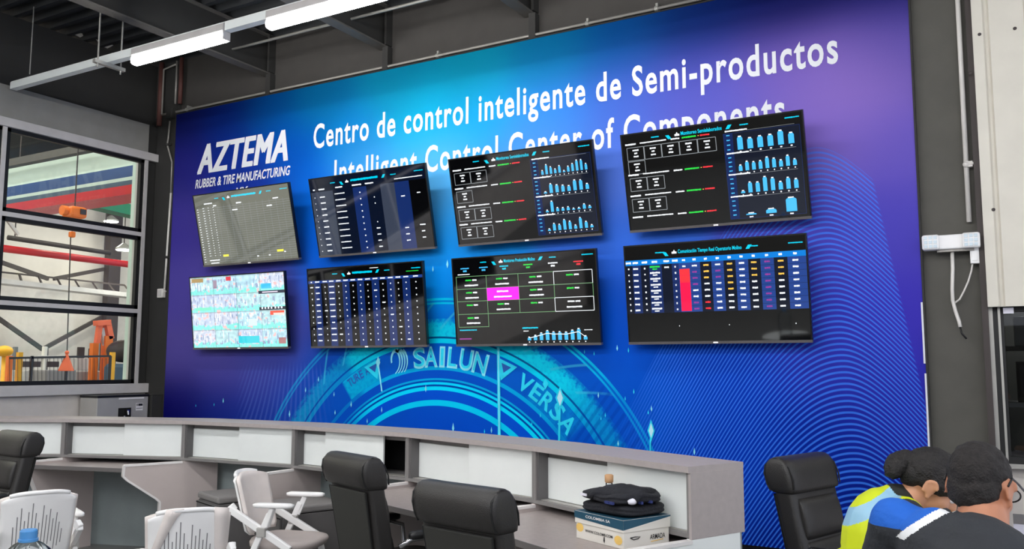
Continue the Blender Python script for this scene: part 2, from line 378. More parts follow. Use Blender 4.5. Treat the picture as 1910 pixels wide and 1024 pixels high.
l_ = lamp(-.1, 8.3, 'unseen batten added to light the room behind the tinted window'); l_.location.z = 2.62  # lamp added so the inner room does not go black
# conduit along the top of the banner with its drop on the left
mb = MB(); zc = 4.635
t = thing('cable_conduit', 'grey conduit running along the top edge of the blue banner', 'conduit', (0, 0, 0))
MB().tube([(-8.80, 6.735, zc + .0), (-8.5, 6.735, zc), (-.52, 6.735, zc)], .014, 10).build('pipe', M['pipe'], t, smooth=True)
for x in (-8.35, -4.72, -3.1, -2.45): MB().tube([(x - .015, 6.735, zc), (x + .015, 6.735, zc)], .022, 10).b2(x - .01, x + .01, 6.735, 6.8, zc, zc + .05).build('clamp', M['galv'], t)
props(MB().box((-8.60, 6.715, 4.62), (.11, .075, .13)).box((-8.60, 6.675, 4.62), (.09, .01, .11)).build('junction_box', M['dark'], bevel=.006), 'dark square junction box at the top left corner of the banner', 'junction box')
t = thing('drop_conduit', 'thin pale conduit dropping beside the left edge of the banner to a socket', 'conduit', (0, 0, 0))
P = [on_y(x, y, 6.73) for x, y in ((317, 226), (314, 258), (312, 270), (321, 302), (319, 360), (315, 420), (311, 480), (307, 540))]
MB().tube(P[:5], .011, 8).build('pipe', M['pipe'], t, smooth=True)
MB().tube(P[4:], .013, 8).build('cable', M['pvc'], t, smooth=True)
for i in (2, 6): MB().tube([P[i] + Vector((0, 0, .015)), P[i] - Vector((0, 0, .015))], .02, 8).b2(P[i].x - .03, P[i].x + .06, 6.73, 6.755, P[i].z - .012, P[i].z + .012).build('clamp', M['dark'], t)
p = on_y(301, 547, 6.73)
t = thing('wall_socket', 'small white socket box on the dark column left of the banner', 'socket', (p.x, 6.73, p.z))
MB().box((0, 0, 0), (.095, .05, .105)).build('box', M['pvc'], t, bevel=.006)
MB().box((.0, -.027, 0), (.07, .006, .08)).build('cover', M['frame'], t, bevel=.004)
MB().tube([(.045, 0, .02), (.075, 0, .02)], .012, 8).build('gland', M['pvc'], t)
# rust coloured service pipes in the corner above the banner
t = thing('service_pipe', 'rust brown pipes rising in the dark corner above the left end of the banner', 'pipe', (0, 0, 0))
for px, r in ((297, .03), (334, .025)):
    p = on_y(px, 170, 6.7); MB().tube([(p.x, 6.72, 4.5 if px < 300 else 4.72), (p.x, 6.72, 5.29)], r, 12).build('pipe', M['rust'], t, smooth=True)
p = on_y(328, 170, 6.69); MB().tube([(p.x, 6.69, 4.72), (p.x, 6.69, 5.25)], .012, 8).build('thin_pipe', M['pipe'], t, smooth=True)
p = on_y(304, 170, 6.72); MB().tube([(p.x, 6.72, 4.64), (p.x, 6.72, 5.2), (p.x + .25, 6.72, 5.23)], .012, 8).build('thin_pipe', M['pipe'], t, smooth=True)
# right hand column: conduit, emergency light, loose cable
t = thing('wall_conduit', 'white vertical conduit beside the cream cladding above the emergency light', 'conduit', (0, 0, 0))
MB().tube([(-.185, 6.71, 2.6), (-.178, 6.71, 5.28)], .017, 10).build('pipe', M['pvc'], t, smooth=True)
p = on_y(1808, 306, 6.69)
MB().ball((p.x - .02, 6.69, p.z), .022, 12, 8).tube([(p.x - .02, 6.69, p.z), (p.x + .1, 6.66, p.z)], .009, 8).b2(p.x - .02, p.x + .02, 6.68, 6.74, p.z - .02, p.z + .02).build('clamp', M['pvc'], t)
c = on_y(1774, 452, 6.66)
t = thing('emergency_light', 'white emergency light with two square lamp heads on the grey column', 'emergency light', (c.x, 6.66, c.z))
MB().loft([((0, 0, -.05), .17, .035), ((0, 0, -.045), .178, .04), ((0, 0, .045), .178, .04), ((0, 0, .05), .17, .035)], 6, 40).build('body', M['plast'], t, bevel=.003)
MB().b2(-.12, .12, .03, .08, -.03, .03).build('mounting_plate', M['plast'], t)
for s in (-1, 1):
    h = MB().box((0, 0, 0), (.11, .04, .105)).build('lamp_head', M['plast'], t, bevel=.014, loc=(s * .125, -.055, .0))
    mb = MB()
    for i in range(3):
        for j in range(3): mb.box((-.03 + .03 * i, -.022, -.03 + .03 * j), (.022, .006, .022))
    mb.build('lens', M['pane_lens'] if 'pane_lens' in M else M['bubble'], h)
MB().b2(-.09, .14, -.02, .03, -.066, -.05).build('lower_tray', M['pipe'], t)
p = on_y(1818, 475, 6.68)
props(MB().box((0, 0, 0), (.055, .05, .125)).box((0, -.026, 0), (.035, .006, .09)).build('switch_box', M['plast'], loc=p, bevel=.005), 'slim white switch box below the right end of the emergency light', 'switch')
t = thing('loose_cable', 'loose white cable hanging down the grey column from the emergency light', 'cable', (0, 0, 0))
P = [on_y(x, y, 6.68) for x, y in ((1776, 470), (1777, 500), (1776, 540), (1777, 560), (1782, 580), (1789, 600), (1791, 610))]
MB().tube(P, .012, 8).build('sheath', M['pvc'], t, smooth=True)
P = [on_y(x, y, 6.68) for x, y in ((1791, 610), (1794, 622), (1803, 632))]
MB().tube(P, .006, 8).build('bare_end', M['black'], t, smooth=True)
props(MB().tube([on_y(x, y, 6.685) for x, y in ((1815, 484), (1812, 505), (1806, 525), (1798, 543), (1790, 558), (1780, 566))], .006, 8).build('thin_cable', M['pvc'], smooth=True),
      'thin pale cable curving from the switch box to the loose white cable', 'cable')
# ------------------------------------------------------------------ the printed banner
BX, BZ0, BZ1 = (-8.49, -.502), .25, 4.583
BO = Vector((-4.5, D, .25))
ban = thing('printed_banner', 'huge blue and purple printed banner covering the back wall behind the screens', 'banner', BO)
def bw(x, z, d=0.): return (x - BO.x, -d, z - BO.z)
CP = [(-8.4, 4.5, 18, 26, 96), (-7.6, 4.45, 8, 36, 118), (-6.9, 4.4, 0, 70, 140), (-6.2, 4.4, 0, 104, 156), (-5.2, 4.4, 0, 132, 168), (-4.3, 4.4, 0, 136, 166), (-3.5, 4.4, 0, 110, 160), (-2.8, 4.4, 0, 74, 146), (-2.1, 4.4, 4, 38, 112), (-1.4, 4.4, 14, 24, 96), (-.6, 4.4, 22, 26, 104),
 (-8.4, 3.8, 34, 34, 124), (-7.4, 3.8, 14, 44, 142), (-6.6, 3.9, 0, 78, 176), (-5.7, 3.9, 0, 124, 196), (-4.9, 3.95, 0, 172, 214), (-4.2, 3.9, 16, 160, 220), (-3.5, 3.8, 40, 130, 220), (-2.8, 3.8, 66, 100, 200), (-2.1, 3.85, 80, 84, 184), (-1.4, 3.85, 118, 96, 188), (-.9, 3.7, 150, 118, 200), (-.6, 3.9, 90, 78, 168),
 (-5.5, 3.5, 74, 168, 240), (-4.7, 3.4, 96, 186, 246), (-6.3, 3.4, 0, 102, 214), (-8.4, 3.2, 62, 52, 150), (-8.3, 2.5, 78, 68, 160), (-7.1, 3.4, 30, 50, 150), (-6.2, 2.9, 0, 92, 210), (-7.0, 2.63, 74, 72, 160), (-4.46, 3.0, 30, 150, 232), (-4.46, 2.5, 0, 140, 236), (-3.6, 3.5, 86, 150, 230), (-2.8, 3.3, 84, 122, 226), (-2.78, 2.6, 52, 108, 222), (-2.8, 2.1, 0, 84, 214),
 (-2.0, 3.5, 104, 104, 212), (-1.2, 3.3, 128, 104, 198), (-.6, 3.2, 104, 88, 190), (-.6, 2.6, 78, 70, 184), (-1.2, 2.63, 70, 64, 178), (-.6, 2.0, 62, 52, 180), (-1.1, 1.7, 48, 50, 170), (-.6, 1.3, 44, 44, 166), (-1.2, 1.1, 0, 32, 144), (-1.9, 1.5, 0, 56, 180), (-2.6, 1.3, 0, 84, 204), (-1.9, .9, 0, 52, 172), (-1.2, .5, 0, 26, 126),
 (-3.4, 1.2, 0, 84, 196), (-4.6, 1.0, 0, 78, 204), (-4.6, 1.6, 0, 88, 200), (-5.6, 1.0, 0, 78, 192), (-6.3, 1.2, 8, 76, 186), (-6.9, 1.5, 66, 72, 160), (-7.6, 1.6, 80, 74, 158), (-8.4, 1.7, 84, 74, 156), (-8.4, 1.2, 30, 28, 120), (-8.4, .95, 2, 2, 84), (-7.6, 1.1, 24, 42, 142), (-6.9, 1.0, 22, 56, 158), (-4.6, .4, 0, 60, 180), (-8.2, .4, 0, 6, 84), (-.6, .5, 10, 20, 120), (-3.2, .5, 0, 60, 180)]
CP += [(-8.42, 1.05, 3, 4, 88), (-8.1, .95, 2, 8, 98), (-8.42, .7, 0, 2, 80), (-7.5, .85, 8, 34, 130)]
CPL = [(a, b, tuple(q * .95 for q in lin(c))) for a, b, *c in CP]  # colours hold the print and some falloff of light at the top
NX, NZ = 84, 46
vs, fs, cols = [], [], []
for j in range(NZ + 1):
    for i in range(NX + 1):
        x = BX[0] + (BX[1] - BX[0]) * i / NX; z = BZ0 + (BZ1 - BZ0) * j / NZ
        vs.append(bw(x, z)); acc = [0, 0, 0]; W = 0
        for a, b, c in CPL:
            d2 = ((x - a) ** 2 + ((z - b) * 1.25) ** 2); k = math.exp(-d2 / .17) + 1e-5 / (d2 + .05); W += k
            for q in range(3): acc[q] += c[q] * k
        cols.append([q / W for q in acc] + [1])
for j in range(NZ):
    for i in range(NX):
        a = j * (NX + 1) + i; fs.append((a, a + 1, a + NX + 2, a + NX + 1))
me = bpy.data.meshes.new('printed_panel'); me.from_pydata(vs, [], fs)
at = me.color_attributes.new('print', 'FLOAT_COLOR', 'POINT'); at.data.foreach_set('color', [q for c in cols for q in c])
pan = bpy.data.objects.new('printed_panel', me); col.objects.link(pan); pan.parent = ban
m = bpy.data.materials.new('banner_print'); m.use_nodes = True; nt = m.node_tree; bs = nt.nodes['Principled BSDF']
class X:
    """tiny expression builder on math nodes"""
    def __init__(s, v): s.v = v
    def op(s, o, b=None, c=None):
        n = nt.nodes.new('ShaderNodeMath'); n.operation = o
        for i, q in enumerate((s, b, c)):
            if q is None: continue
            q = q.v if isinstance(q, X) else q
            if isinstance(q, (int, float)): n.inputs[i].default_value = q
            else: nt.links.new(q, n.inputs[i])
        return X(n.outputs[0])
    def __add__(s, b): return s.op('ADD', b)
    def __sub__(s, b): return s.op('SUBTRACT', b)
    def __mul__(s, b): return s.op('MULTIPLY', b)
    def __truediv__(s, b): return s.op('DIVIDE', b)
    def step(s, a, b):
        n = nt.nodes.new('ShaderNodeMapRange'); n.interpolation_type = 'SMOOTHSTEP'
        nt.links.new(s.v, n.inputs[0]); n.inputs[1].default_value = a; n.inputs[2].default_value = b
        return X(n.outputs[0])
tc = nt.nodes.new('ShaderNodeTexCoord'); sp = nt.nodes.new('ShaderNodeSeparateXYZ'); nt.links.new(tc.outputs['Object'], sp.inputs[0])
x = X(sp.outputs[0]) + BO.x; z = X(sp.outputs[2]) + BO.z
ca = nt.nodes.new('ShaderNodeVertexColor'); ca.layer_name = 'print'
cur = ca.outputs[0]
def over(cur, fac, color):
    mx = nt.nodes.new('ShaderNodeMix'); mx.data_type = 'RGBA'
    if isinstance(fac, X): nt.links.new(fac.v, mx.inputs[0])
    else: mx.inputs[0].default_value = fac
    nt.links.new(cur, mx.inputs[6])
    if isinstance(color, tuple): mx.inputs[7].default_value = (*lin(color), 1)
    else: nt.links.new(color, mx.inputs[7])
    return mx.outputs[2]
# flowing lines on the right
u = x - (X(z.v) * -.095 + (-1.2 + 3.24 * .095))
gl_ = ((u / .62) * (u / .62) + 1).op('SQRT') - 1
gr_ = ((u / .31) * (u / .31) + 1).op('SQRT') - 1
side = u.op('GREATER_THAN', 0.)
drop = gr_ * side * .50 + gl_ * (X(1.) .op('SUBTRACT', side)) * 1.02
top = z + drop                                  # height of the crest this point belongs to
ph = (top / .0415).op('FRACT') - .5
line = (X(1.).op('SUBTRACT', (ph.op('ABSOLUTE')).step(.10, .27)))
env = (x - (X(z.v) * -.17 + (-.76 + 2.7 * .17))).step(.02, -.0)
msk = line * (top.step(3.26, 3.25)) * env * x.step(-2.95, -2.25)
cur = over(cur, msk * .66, (58, 128, 246))
# faint fan of lines left of the tyre
q = ((x + 6.6) * 15.5 + (z - 1.2) * (x + 6.4) * 9).op('FRACT') - .5
m2 = X(1.).op('SUBTRACT', q.op('ABSOLUTE').step(.08, .3)) * x.step(-7.35, -7.1) * x.step(-5.9, -6.25) * z.step(1.66, 1.5)
cur = over(cur, m2 * .16, (110, 140, 235))
# the tyre
dx = x + 4.66; dz = z + .16
r = (dx * dx + dz * dz).op('SQRT')
ang = dz.op('ARCTAN2', dx) * (180 / math.pi)
bands = [(1.30, 0, 80, 205, 0), (1.384, 0, 205, 244, 1.), (1.436, 0, 80, 214, .7), (1.529, 0, 218, 252, 1), (1.562, 0, 66, 165, 1), (1.58, 0, 214, 250, 1.), (1.602, 0, 72, 175, 1), (1.622, 0, 176, 226, .85), (1.638, 0, 78, 196, .75), (1.714, 0, 170, 226, .95), (1.752, 0, 92, 198, .6),
         (1.965, 0, 204, 236, 1.), (2.012, 0, 84, 140, .95), (2.03, 6, 204, 232, 1.), (2.20, 0, 112, 216, .45), (2.335, 0, 200, 240, .95), (2.352, 0, 128, 212, .5), (2.372, 0, 200, 240, .95), (2.392, 0, 100, 200, 0)]
tt = (r - 1.3) / 1.15
rc = nt.nodes.new('ShaderNodeValToRGB'); rc.color_ramp.interpolation = 'CONSTANT'
for i, (a, *c) in enumerate(bands):
    el = rc.color_ramp.elements[0] if i == 0 else (rc.color_ramp.elements[1] if i == 1 else rc.color_ramp.elements.new((a - 1.3) / 1.15))
    el.position = (a - 1.3) / 1.15; el.color = (*lin(c[:3]), c[3])
nt.links.new(tt.v, rc.inputs[0])
al = X(rc.outputs[1])
lit = ang.step(35., 52.) * ang.step(123., 119.) * .66 + .34
inner = r.step(1.70, 1.66)
lit = lit.op('MAXIMUM', inner * ang.step(140., 116.) * ang.step(20., 50.))
nz = nt.nodes.new('ShaderNodeTexNoise'); nz.inputs['Scale'].default_value = 26; nz.inputs['Detail'].default_value = 4; nt.links.new(tc.outputs['Object'], nz.inputs['Vector'])
nf = X(nz.outputs[0])
rag = (r + nf * .22 - .11).step(2.20, 2.13)
shoulder = r.op('GREATER_THAN', 2.03) * r.op('LESS_THAN', 2.335)
keep = X(1.).op('SUBTRACT', shoulder) + shoulder * (rag * .85 + .15) * (nf.step(.30, .55) * .3 + .7)
cur = over(cur, al * lit * keep, rc.outputs[0])
wl = r.op('GREATER_THAN', 1.755) * r.op('LESS_THAN', 1.965)
cur = over(cur, wl * ang.step(111.5, 112.5) * ang.step(126.5, 125.5) * (nf.step(.3, .6) * .3 + .6), (0, 176, 220))
cur = over(cur, wl * ang.step(39., 41.) * ang.step(58., 55.) * (nf.step(.3, .6) * .25 + .3), (0, 150, 220))
# tread grooves round the shoulder
gq = ((ang + (r - 2.1) * 26) / 8.5).op('FRACT') - .5
grv = (X(1.).op('SUBTRACT', gq.op('ABSOLUTE').step(.02, .07))) * r.op('GREATER_THAN', 2.10) * r.op('LESS_THAN', 2.35) * ang.step(38., 46.) * ang.step(136., 130.)
cur = over(cur, grv * .55, (60, 190, 225))
# darker hatch right of the wing, soft vertical streaks
hq = ((x * .8 - z * .62) * 14.).op('FRACT') - .5
hm = X(1.).op('SUBTRACT', hq.op('ABSOLUTE').step(.12, .3)) * r.op('GREATER_THAN', 1.77) * r.op('LESS_THAN', 2.33) * ang.step(47., 40.) * ang.step(20., 30.)
cur = over(cur, hm * .4, (0, 52, 160))
nt.links.new(cur, bs.inputs['Base Color']); bs.inputs['Roughness'].default_value = .5; bs.inputs['Specular IOR Level'].default_value = .06
# creases of the fabric
n3 = nt.nodes.new('ShaderNodeTexNoise'); n3.inputs['Scale'].default_value = 2.2; n3.inputs['Detail'].default_value = 2
nt.links.new(tc.outputs['Object'], n3.inputs['Vector'])
bp = nt.nodes.new('ShaderNodeBump'); bp.inputs['Strength'].default_value = .25; bp.inputs['Distance'].default_value = .02
nt.links.new(n3.outputs[0], bp.inputs['Height']); nt.links.new(bp.outputs[0], bs.inputs['Normal'])
me.materials.append(m)
# body and edge of the banner
mb = MB(); w_ = BX[1] - BX[0]
def bb(x0, x1, z0, z1, d0, d1, mi=0): mb.b2(x0 - BO.x, x1 - BO.x, -d0, -d1, z0 - BO.z, z1 - BO.z, mi)
bb(BX[0], BX[1], BZ0, BZ1, -.002, -.04)
mb.build('banner_body', M['jblue'], ban)
mb = MB(); bb(BX[1], BX[1] + .014, BZ0, BZ1, .006, -.04, 0); bb(BX[0] - .012, BX[0], BZ0, BZ1, .006, -.04, 0); bb(BX[0] - .012, BX[1] + .014, BZ1, BZ1 + .012, .006, -.04, 0)
mb.build('edge_frame', M['dark'], ban)
mb = MB(); bb(BX[1] - .01, BX[1] + .002, .96, 1.55, .009, .0); bb(BX[1] - .012, BX[1], 1.62, 2.05, .009, .0)
mb.build('edge_tape', M['letter'], ban)
# lettering
mb = MB(); f = lambda a, b: bw(a, b, .004)
text_on(mb, 'Centro de control inteligente de Semi-productos', f, -6.285, -1.0, 3.893, .248, .020, space=1.14)
mb.build('heading_lettering', M['letter'], ban)
mb = MB(); text_on(mb, 'Intelligent Control Center of Components', f, -5.985, -1.405, 3.472, .248, .020, space=1.14)
mb.build('heading_lettering', M['letter'], ban)
mb = MB()
for k, (ox, oz) in enumerate(((-.016, -.008), (.016, -.008), (0, 0), (-.016, .008), (.016, .008))):
    text_on(mb, 'AZTEMA', lambda a, b, k=k, ox=ox, oz=oz: bw(a + ox, b + oz, .004 + .0004 * k), -8.067, -6.663, 3.814, .329, .0, .22, space=1.08)
text_on(mb, 'RUBBER & TIRE MANUFACTURING', f, -8.105, -6.61, 3.644, .098, .022, .2)
text_on(mb, 'MX', f, -7.44, -7.24, 3.49, .088, .035, .2)
mb.build('logo_lettering', M['letter'], ban)
pc = mat('print_cyan', (0, 210, 240), .6, vary=.12, scale=14); pl = mat('print_pale_cyan', (130, 226, 244), .6); pw = mat('print_flare', (190, 236, 250), .6); pd = mat('print_deep_blue', (0, 84, 176), .6)
pm = mat('print_mid_cyan', (0, 128, 206), .6)
def arc_text(mb, items, r0, h, d, bold=.03, wd=None, mi=0, grow=0.):
    for ch, a, wdt in items:
        vs_, fs_ = text_geo(ch, bold)
        xa = min(v.x for v in vs_); xb = max(v.x for v in vs_); t = R(a) - math.pi / 2
        cx, cz = -4.66, -.16
        P = []
        for v in vs_:
            lx = ((v.x - xa) / (xb - xa) - .5) * (wdt + grow); lz = r0 - grow / 2 + v.y / .73 * (h + grow)
            P.append(bw(cx + lx * math.cos(t) - lz * math.sin(t), cz + lx * math.sin(t) + lz * math.cos(t), d))
        mb.add(P, fs_, mi)
S = [('S', 96.4, .115), ('A', 92.2, .12), ('I', 88.2, .032), ('L', 84.5, .085), ('U', 79.8, .115), ('N', 74.9, .125)]
mb = MB(); arc_text(mb, S, 1.765, .165, .003, .03, mi=0, grow=.03); arc_text(mb, S, 1.765, .165, .005, .01, mi=1)
V = [('V', 59.4, .125), ('E', 55.2, .085), ('R', 51.2, .10), ('S', 47.2, .095), ('A', 42.8, .12)]
arc_text(mb, V, 1.80, .13, .003, .025, mi=1, grow=.02)
arc_text(mb, [('T', 123.6, .05), ('U', 121.9, .055), ('R', 120.2, .05), ('E', 118.6, .045), ('A', 116.2, .055)], 1.865, .085, .003, .02, mi=2)
mb.build('tyre_lettering', [pl, pc, pd], ban)
# swirl mark and wedges beside the lettering
mb = MB()
def arc_strip(cx, cz, rad, a0, a1, w0, w1, d, mi, ex=1.):
    n = 14; P = []
    for i in range(n + 1):
        t = i / n; a = R(a0 + (a1 - a0) * t); ww = w0 + (w1 - w0) * t
        P.append(bw(cx + (rad - ww) * math.cos(a) * ex, cz + (rad - ww) * math.sin(a), d)); P.append(bw(cx + (rad + ww) * math.cos(a) * ex, cz + (rad + ww) * math.sin(a), d))
    mb.add(P, [(2 * i, 2 * i + 1, 2 * i + 3, 2 * i + 2) for i in range(n)], mi)
arc_strip(-5.14, 1.66, .085, 205, 60, .012, .02, .004, 0, .7)
for k in range(4): arc_strip(-5.20 + .03 * k, 1.635, .13, -60 + 4 * k, 62, .005, .014, .004, 0, .8)
for s, an in ((1, 66.8), (1, 113.5)):
    a = R(an); e = R(an - 3.2); g = R(an + 3.2)
    q = lambda rr, aa: bw(-4.66 + rr * math.cos(aa), -.16 + rr * math.sin(aa), .004)
    mb.add([q(1.95, e), q(1.95, g), q(1.77, a)], [(0, 1, 2)], 1)
    q2 = lambda rr, aa: bw(-4.66 + rr * math.cos(aa), -.16 + rr * math.sin(aa), .006)
    mb.add([q2(1.92, R(an - 1.6)), q2(1.92, R(an + 1.6)), q2(1.845, a)], [(0, 1, 2)], 2)
mb.build('tyre_emblem', [pl, pc, pd], ban)
# sparkles: tall diamonds and two light beams
mb = MB()
lay_ = [0]
def spark(px, py, w1, h1, mi, k=0.):
    p = on_y(px, py, D); X0, Z0 = p.x, p.z; lay_[0] += 1; d = .005 + .0002 * lay_[0]
    mb.add([bw(X0 - w1, Z0, d), bw(X0, Z0 - h1 * (1 - k), d), bw(X0 + w1, Z0, d), bw(X0, Z0 + h1 * (1 + k), d)], [(0, 1, 2, 3)], mi)
def beam(px0, py0, px1, py1, wd, mi):
    a, b = on_y(px0, py0, D), on_y(px1, py1, D); lay_[0] += 1; d = .005 + .0002 * lay_[0]
    mb.add([bw(a.x - wd, a.z, d), bw(a.x + wd, a.z, d), bw(b.x + wd, b.z, d), bw(b.x - wd, b.z, d)], [(0, 1, 2, 3)], mi)
beam(930, 648, 932, 830, .016, 1); beam(930, 648, 932, 830, .005, 0)
beam(1045, 735, 1043, 840, .010, 1); spark(1045, 742, .045, .10, 1); spark(1045, 742, .028, .07, 2); spark(1018, 716, .03, .05, 1)
beam(1214, 800, 1213, 848, .006, 1); spark(1215, 803, .032, .09, 1); spark(1215, 803, .02, .06, 2)
beam(706, 676, 713, 730, .008, 0); spark(706, 676, .028, .06, 0)
for px, py, s in ((846, 799, 1.4), (795, 726, 1.1), (595, 708, .9), (571, 728, .9), (541, 773, 1.2), (624, 736, .8), (626, 770, .8), (656, 755, 1.), (713, 765, .9), (686, 786, .8), (1152, 650, .8), (1173, 654, .7), (1091, 657, .6), (1109, 660, .6), (1117, 738, .8), (1183, 731, .7), (1167, 744, .6), (1216, 763, .8), (1210, 770, .6), (1122, 781, .6), (1130, 775, .7), (1154, 828, .8), (1009, 775, .7), (993, 791, .6), (1296, 843, .9), (905, 805, .7), (918, 803, .9), (418, 748, .9), (401, 755, .6), (367, 757, .5), (809, 503, .9), (836, 494, 1.3)):
    spark(px, py, .009 * s, .032 * s, 0 if s > .7 else 1, .2)
mb.build('light_sparkles', [pl, pc, pw], ban)
# ------------------------------------------------------------------ the eight wall screens
random.seed(7)
SW, SH = 1.44, .805
def screen_tv(cx, yb, zb, tilt, label):
    t = thing('wall_screen', label, 'screen', (cx, yb, zb), group='wall screens', rot=(R(tilt), 0, 0))
    b = .011
    mb = MB().b2(-SW / 2, SW / 2, -.004, .03, SH - b, SH).b2(-SW / 2, -SW / 2 + b, -.004, .03, .02, SH - b).b2(SW / 2 - b, SW / 2, -.004, .03, .02, SH - b)
    mb.build('bezel', M['tvframe'], t)
    lb = MB().b2(-SW / 2, SW / 2, -.006, .03, 0, .02).build('lower_bezel', M['tvsilver'], t)
    MB().b2(-.018, .018, -.009, -.006, .005, .014).build('maker_mark', E['led'], lb)
    mb = MB().b2(-SW / 2 + .006, SW / 2 - .006, .03, .036, .006, SH - .006)
    mb.prism([(-SW / 2 + .1, .036, .05), (-SW / 2 + .1, .07, .09), (-SW / 2 + .1, .07, SH - .2), (-SW / 2 + .1, .036, SH - .1)], (SW - .2, 0, 0))
    mb.build('back_cover', M['black'], t)
    T = R(tilt); top = SH - .25
    # bracket arms reach from the cover to the banner plane
    arm = MB()
    for s in (-.22, .22):
        for zz in (.16, top):
            gap = (D - .004 - yb + zz * math.sin(T)) / math.cos(T) - .0
            arm.b2(s - .02, s + .02, .07, max(gap, .08), zz - .02, zz + .02)
    arm.build('wall_bracket', M['black'], t)
    MB().b2(-SW / 2 + b, SW / 2 - b, 0, .004, .02, SH - b).build('screen_glass', M['screen'], t)
    return t
class Page:
    """flat graphics shown on a screen; u runs right, v runs down, both 0..1"""
    def __init__(s): s.mb = MB(); s.keys = []; s.l = 0
    def mi(s, k):
        if k not in s.keys: s.keys.append(k)
        return s.keys.index(k)
    def pt(s, u, v, lay=1): return (-SW / 2 + .011 + u * (SW - .022), -.0005 - .0005 * lay, .02 + (1 - v) * (SH - .031))
    def rect(s, u0, v0, u1, v1, k, lay=1):
        s.mb.add([s.pt(u0, v1, lay), s.pt(u1, v1, lay), s.pt(u1, v0, lay), s.pt(u0, v0, lay)], [(0, 1, 2, 3)], s.mi(k)); return s
    def frame(s, u0, v0, u1, v1, k, w_=.002, lay=2):
        h = w_ * 1.8
        s.rect(u0, v0 - h, u1, v0 + h, k, lay).rect(u0, v1 - h, u1, v1 + h, k, lay).rect(u0 - w_, v0, u0 + w_, v1, k, lay).rect(u1 - w_, v0, u1 + w_, v1, k, lay); return s
    def poly(s, P, k, lay=2):
        s.mb.add([s.pt(u, v, lay) for u, v in P], [tuple(range(len(P)))], s.mi(k)); return s
    def dash(s, u, v, w_, k, h=.011, lay=3):
        h *= .82; w_ *= .92
        """a blurred run of tiny characters"""
        x = u - w_ / 2
        while x < u + w_ / 2 - .002:
            d = min(random.uniform(.006, .014), u + w_ / 2 - x); s.rect(x, v - h * random.uniform(.7, 1), x + d * .92, v + h * random.uniform(.7, 1), k, lay); x += d
        return s
    def text(s, t, u0, u1, v, cap, k, lay=3, bold=.02):
        text_on(s.mb, t, lambda a, b: s.pt(a, v - b, lay), u0, u1, 0, cap, bold, 0, s.mi(k)); return s
    def build(s, t): return s.mb.build('screen_graphics', [E[k] for k in s.keys], t, fix=False)
def header(p, title=None, u0=.34, u1=.60, v=.055, lines=True):
    if title: p.text(title, u0, u1, v + .018, .036, 'c')
    else: p.dash((u0 + u1) / 2, v, u1 - u0, 'c', .018)
    p.poly([(u0 - .035, v + .02), (u0 - .022, v - .02), (u0 - .009, v + .02)], 'w').rect(u0 - .036, v, u0 - .008, v + .02, 'w', 3)
    p.poly([(u0 - .09, v + .0), (u0 - .07, v), (u0 - .055, v + .04), (u0 - .075, v + .04)], 'c').poly([(u1 + .02, v + .02), (u1 + .035, v - .02), (u1 + .055, v - .02), (u1 + .04, v + .02)], 'c')
    if lines: p.dash(u0 - .15, v, .05, 'c', .008).dash(u1 + .12, v - .004, .05, 'c', .008)
    p.dash(.95, v - .01, .08, 'c', .008)
def bar(p, u, v0, v1, w_):
    h = min(.014, (v1 - v0) * .3)
    p.poly([(u - w_ / 2, v1), (u + w_ / 2, v1), (u + w_ / 2, v0 + h), (u + w_ * .35, v0), (u - w_ * .35, v0), (u - w_ / 2, v0 + h)], 'b')
    p.dash(u, v0 - .006, w_ * .6, 'w', .008).dash(u, v1 + .02, w_ * .4, 'w', .009)
Y1, Y2, Z1, Z2 = 6.57, 6.57, 2.69, 1.772
# upper row
t = screen_tv(-7.035, Y1, Z1, 14, 'wall screen with a table grid over a painted pale grey reflection, upper row, far left')
p = Page(); p.rect(0, 0, 1, 1, 'tab', 0); header(p, None, .40, .68, .07)  # grey page colour imitates the window reflected in this screen
for i in range(26): v = .2 + i * .0305; p.rect(.04, v - .0016, 1, v + .0016, 'gl', 1)
for i in range(15): u = .04 + i * .0685; p.rect(u - .0008, .17, u + .0008, 1, 'gl', 1)
for i in range(22): p.dash(.025, .2 + i * .036, .018, 'w', .007)
for j in range(3):
    for i in range(20): p.dash(.09 + .055 * j, .19 + i * .036, .012 if j else .02, 'w', .006)
for u, v, w_ in ((.48, .17, .06), (.86, .17, .06), (.43, .26, .06), (.79, .26, .06), (.15, .13, .1), (.22, .17, .04), (.6, .93, .02), (.88, .9, .02), (.72, .93, .02)): p.dash(u, v, w_, 'w', .012)
p.rect(.23, .87, .29, .90, 'y', 3).rect(.80, .865, .865, .895, 'y', 3); p.dash(.13, .94, .12, 'w', .01).dash(.13, .98, .1, 'w', .01)
p.build(t)
t = screen_tv(-5.32, Y1, Z1, 14, 'wall screen with dark blue column stripes and white entries, upper row, second from left')
p = Page(); p.rect(0, 0, 1, 1, 'd', 0); header(p, None, .36, .62, .075)
for a, b, k in ((.0, .12, 'tabd'), (.12, .2, 'tabd'), (.2, .38, 'd'), (.38, .5, 'n'), (.5, .62, 'd'), (.62, .74, 'tabd'), (.74, .86, 'n'), (.86, 1, 'k')): p.rect(a, .17, b, 1, k, 1)
for u, w_ in ((.03, .02), (.1, .06), (.26, .07), (.42, .09), (.53, .08)): p.dash(u, .14, w_, 'w', .012)
p.dash(.86, .13, .25, 'w', .008)
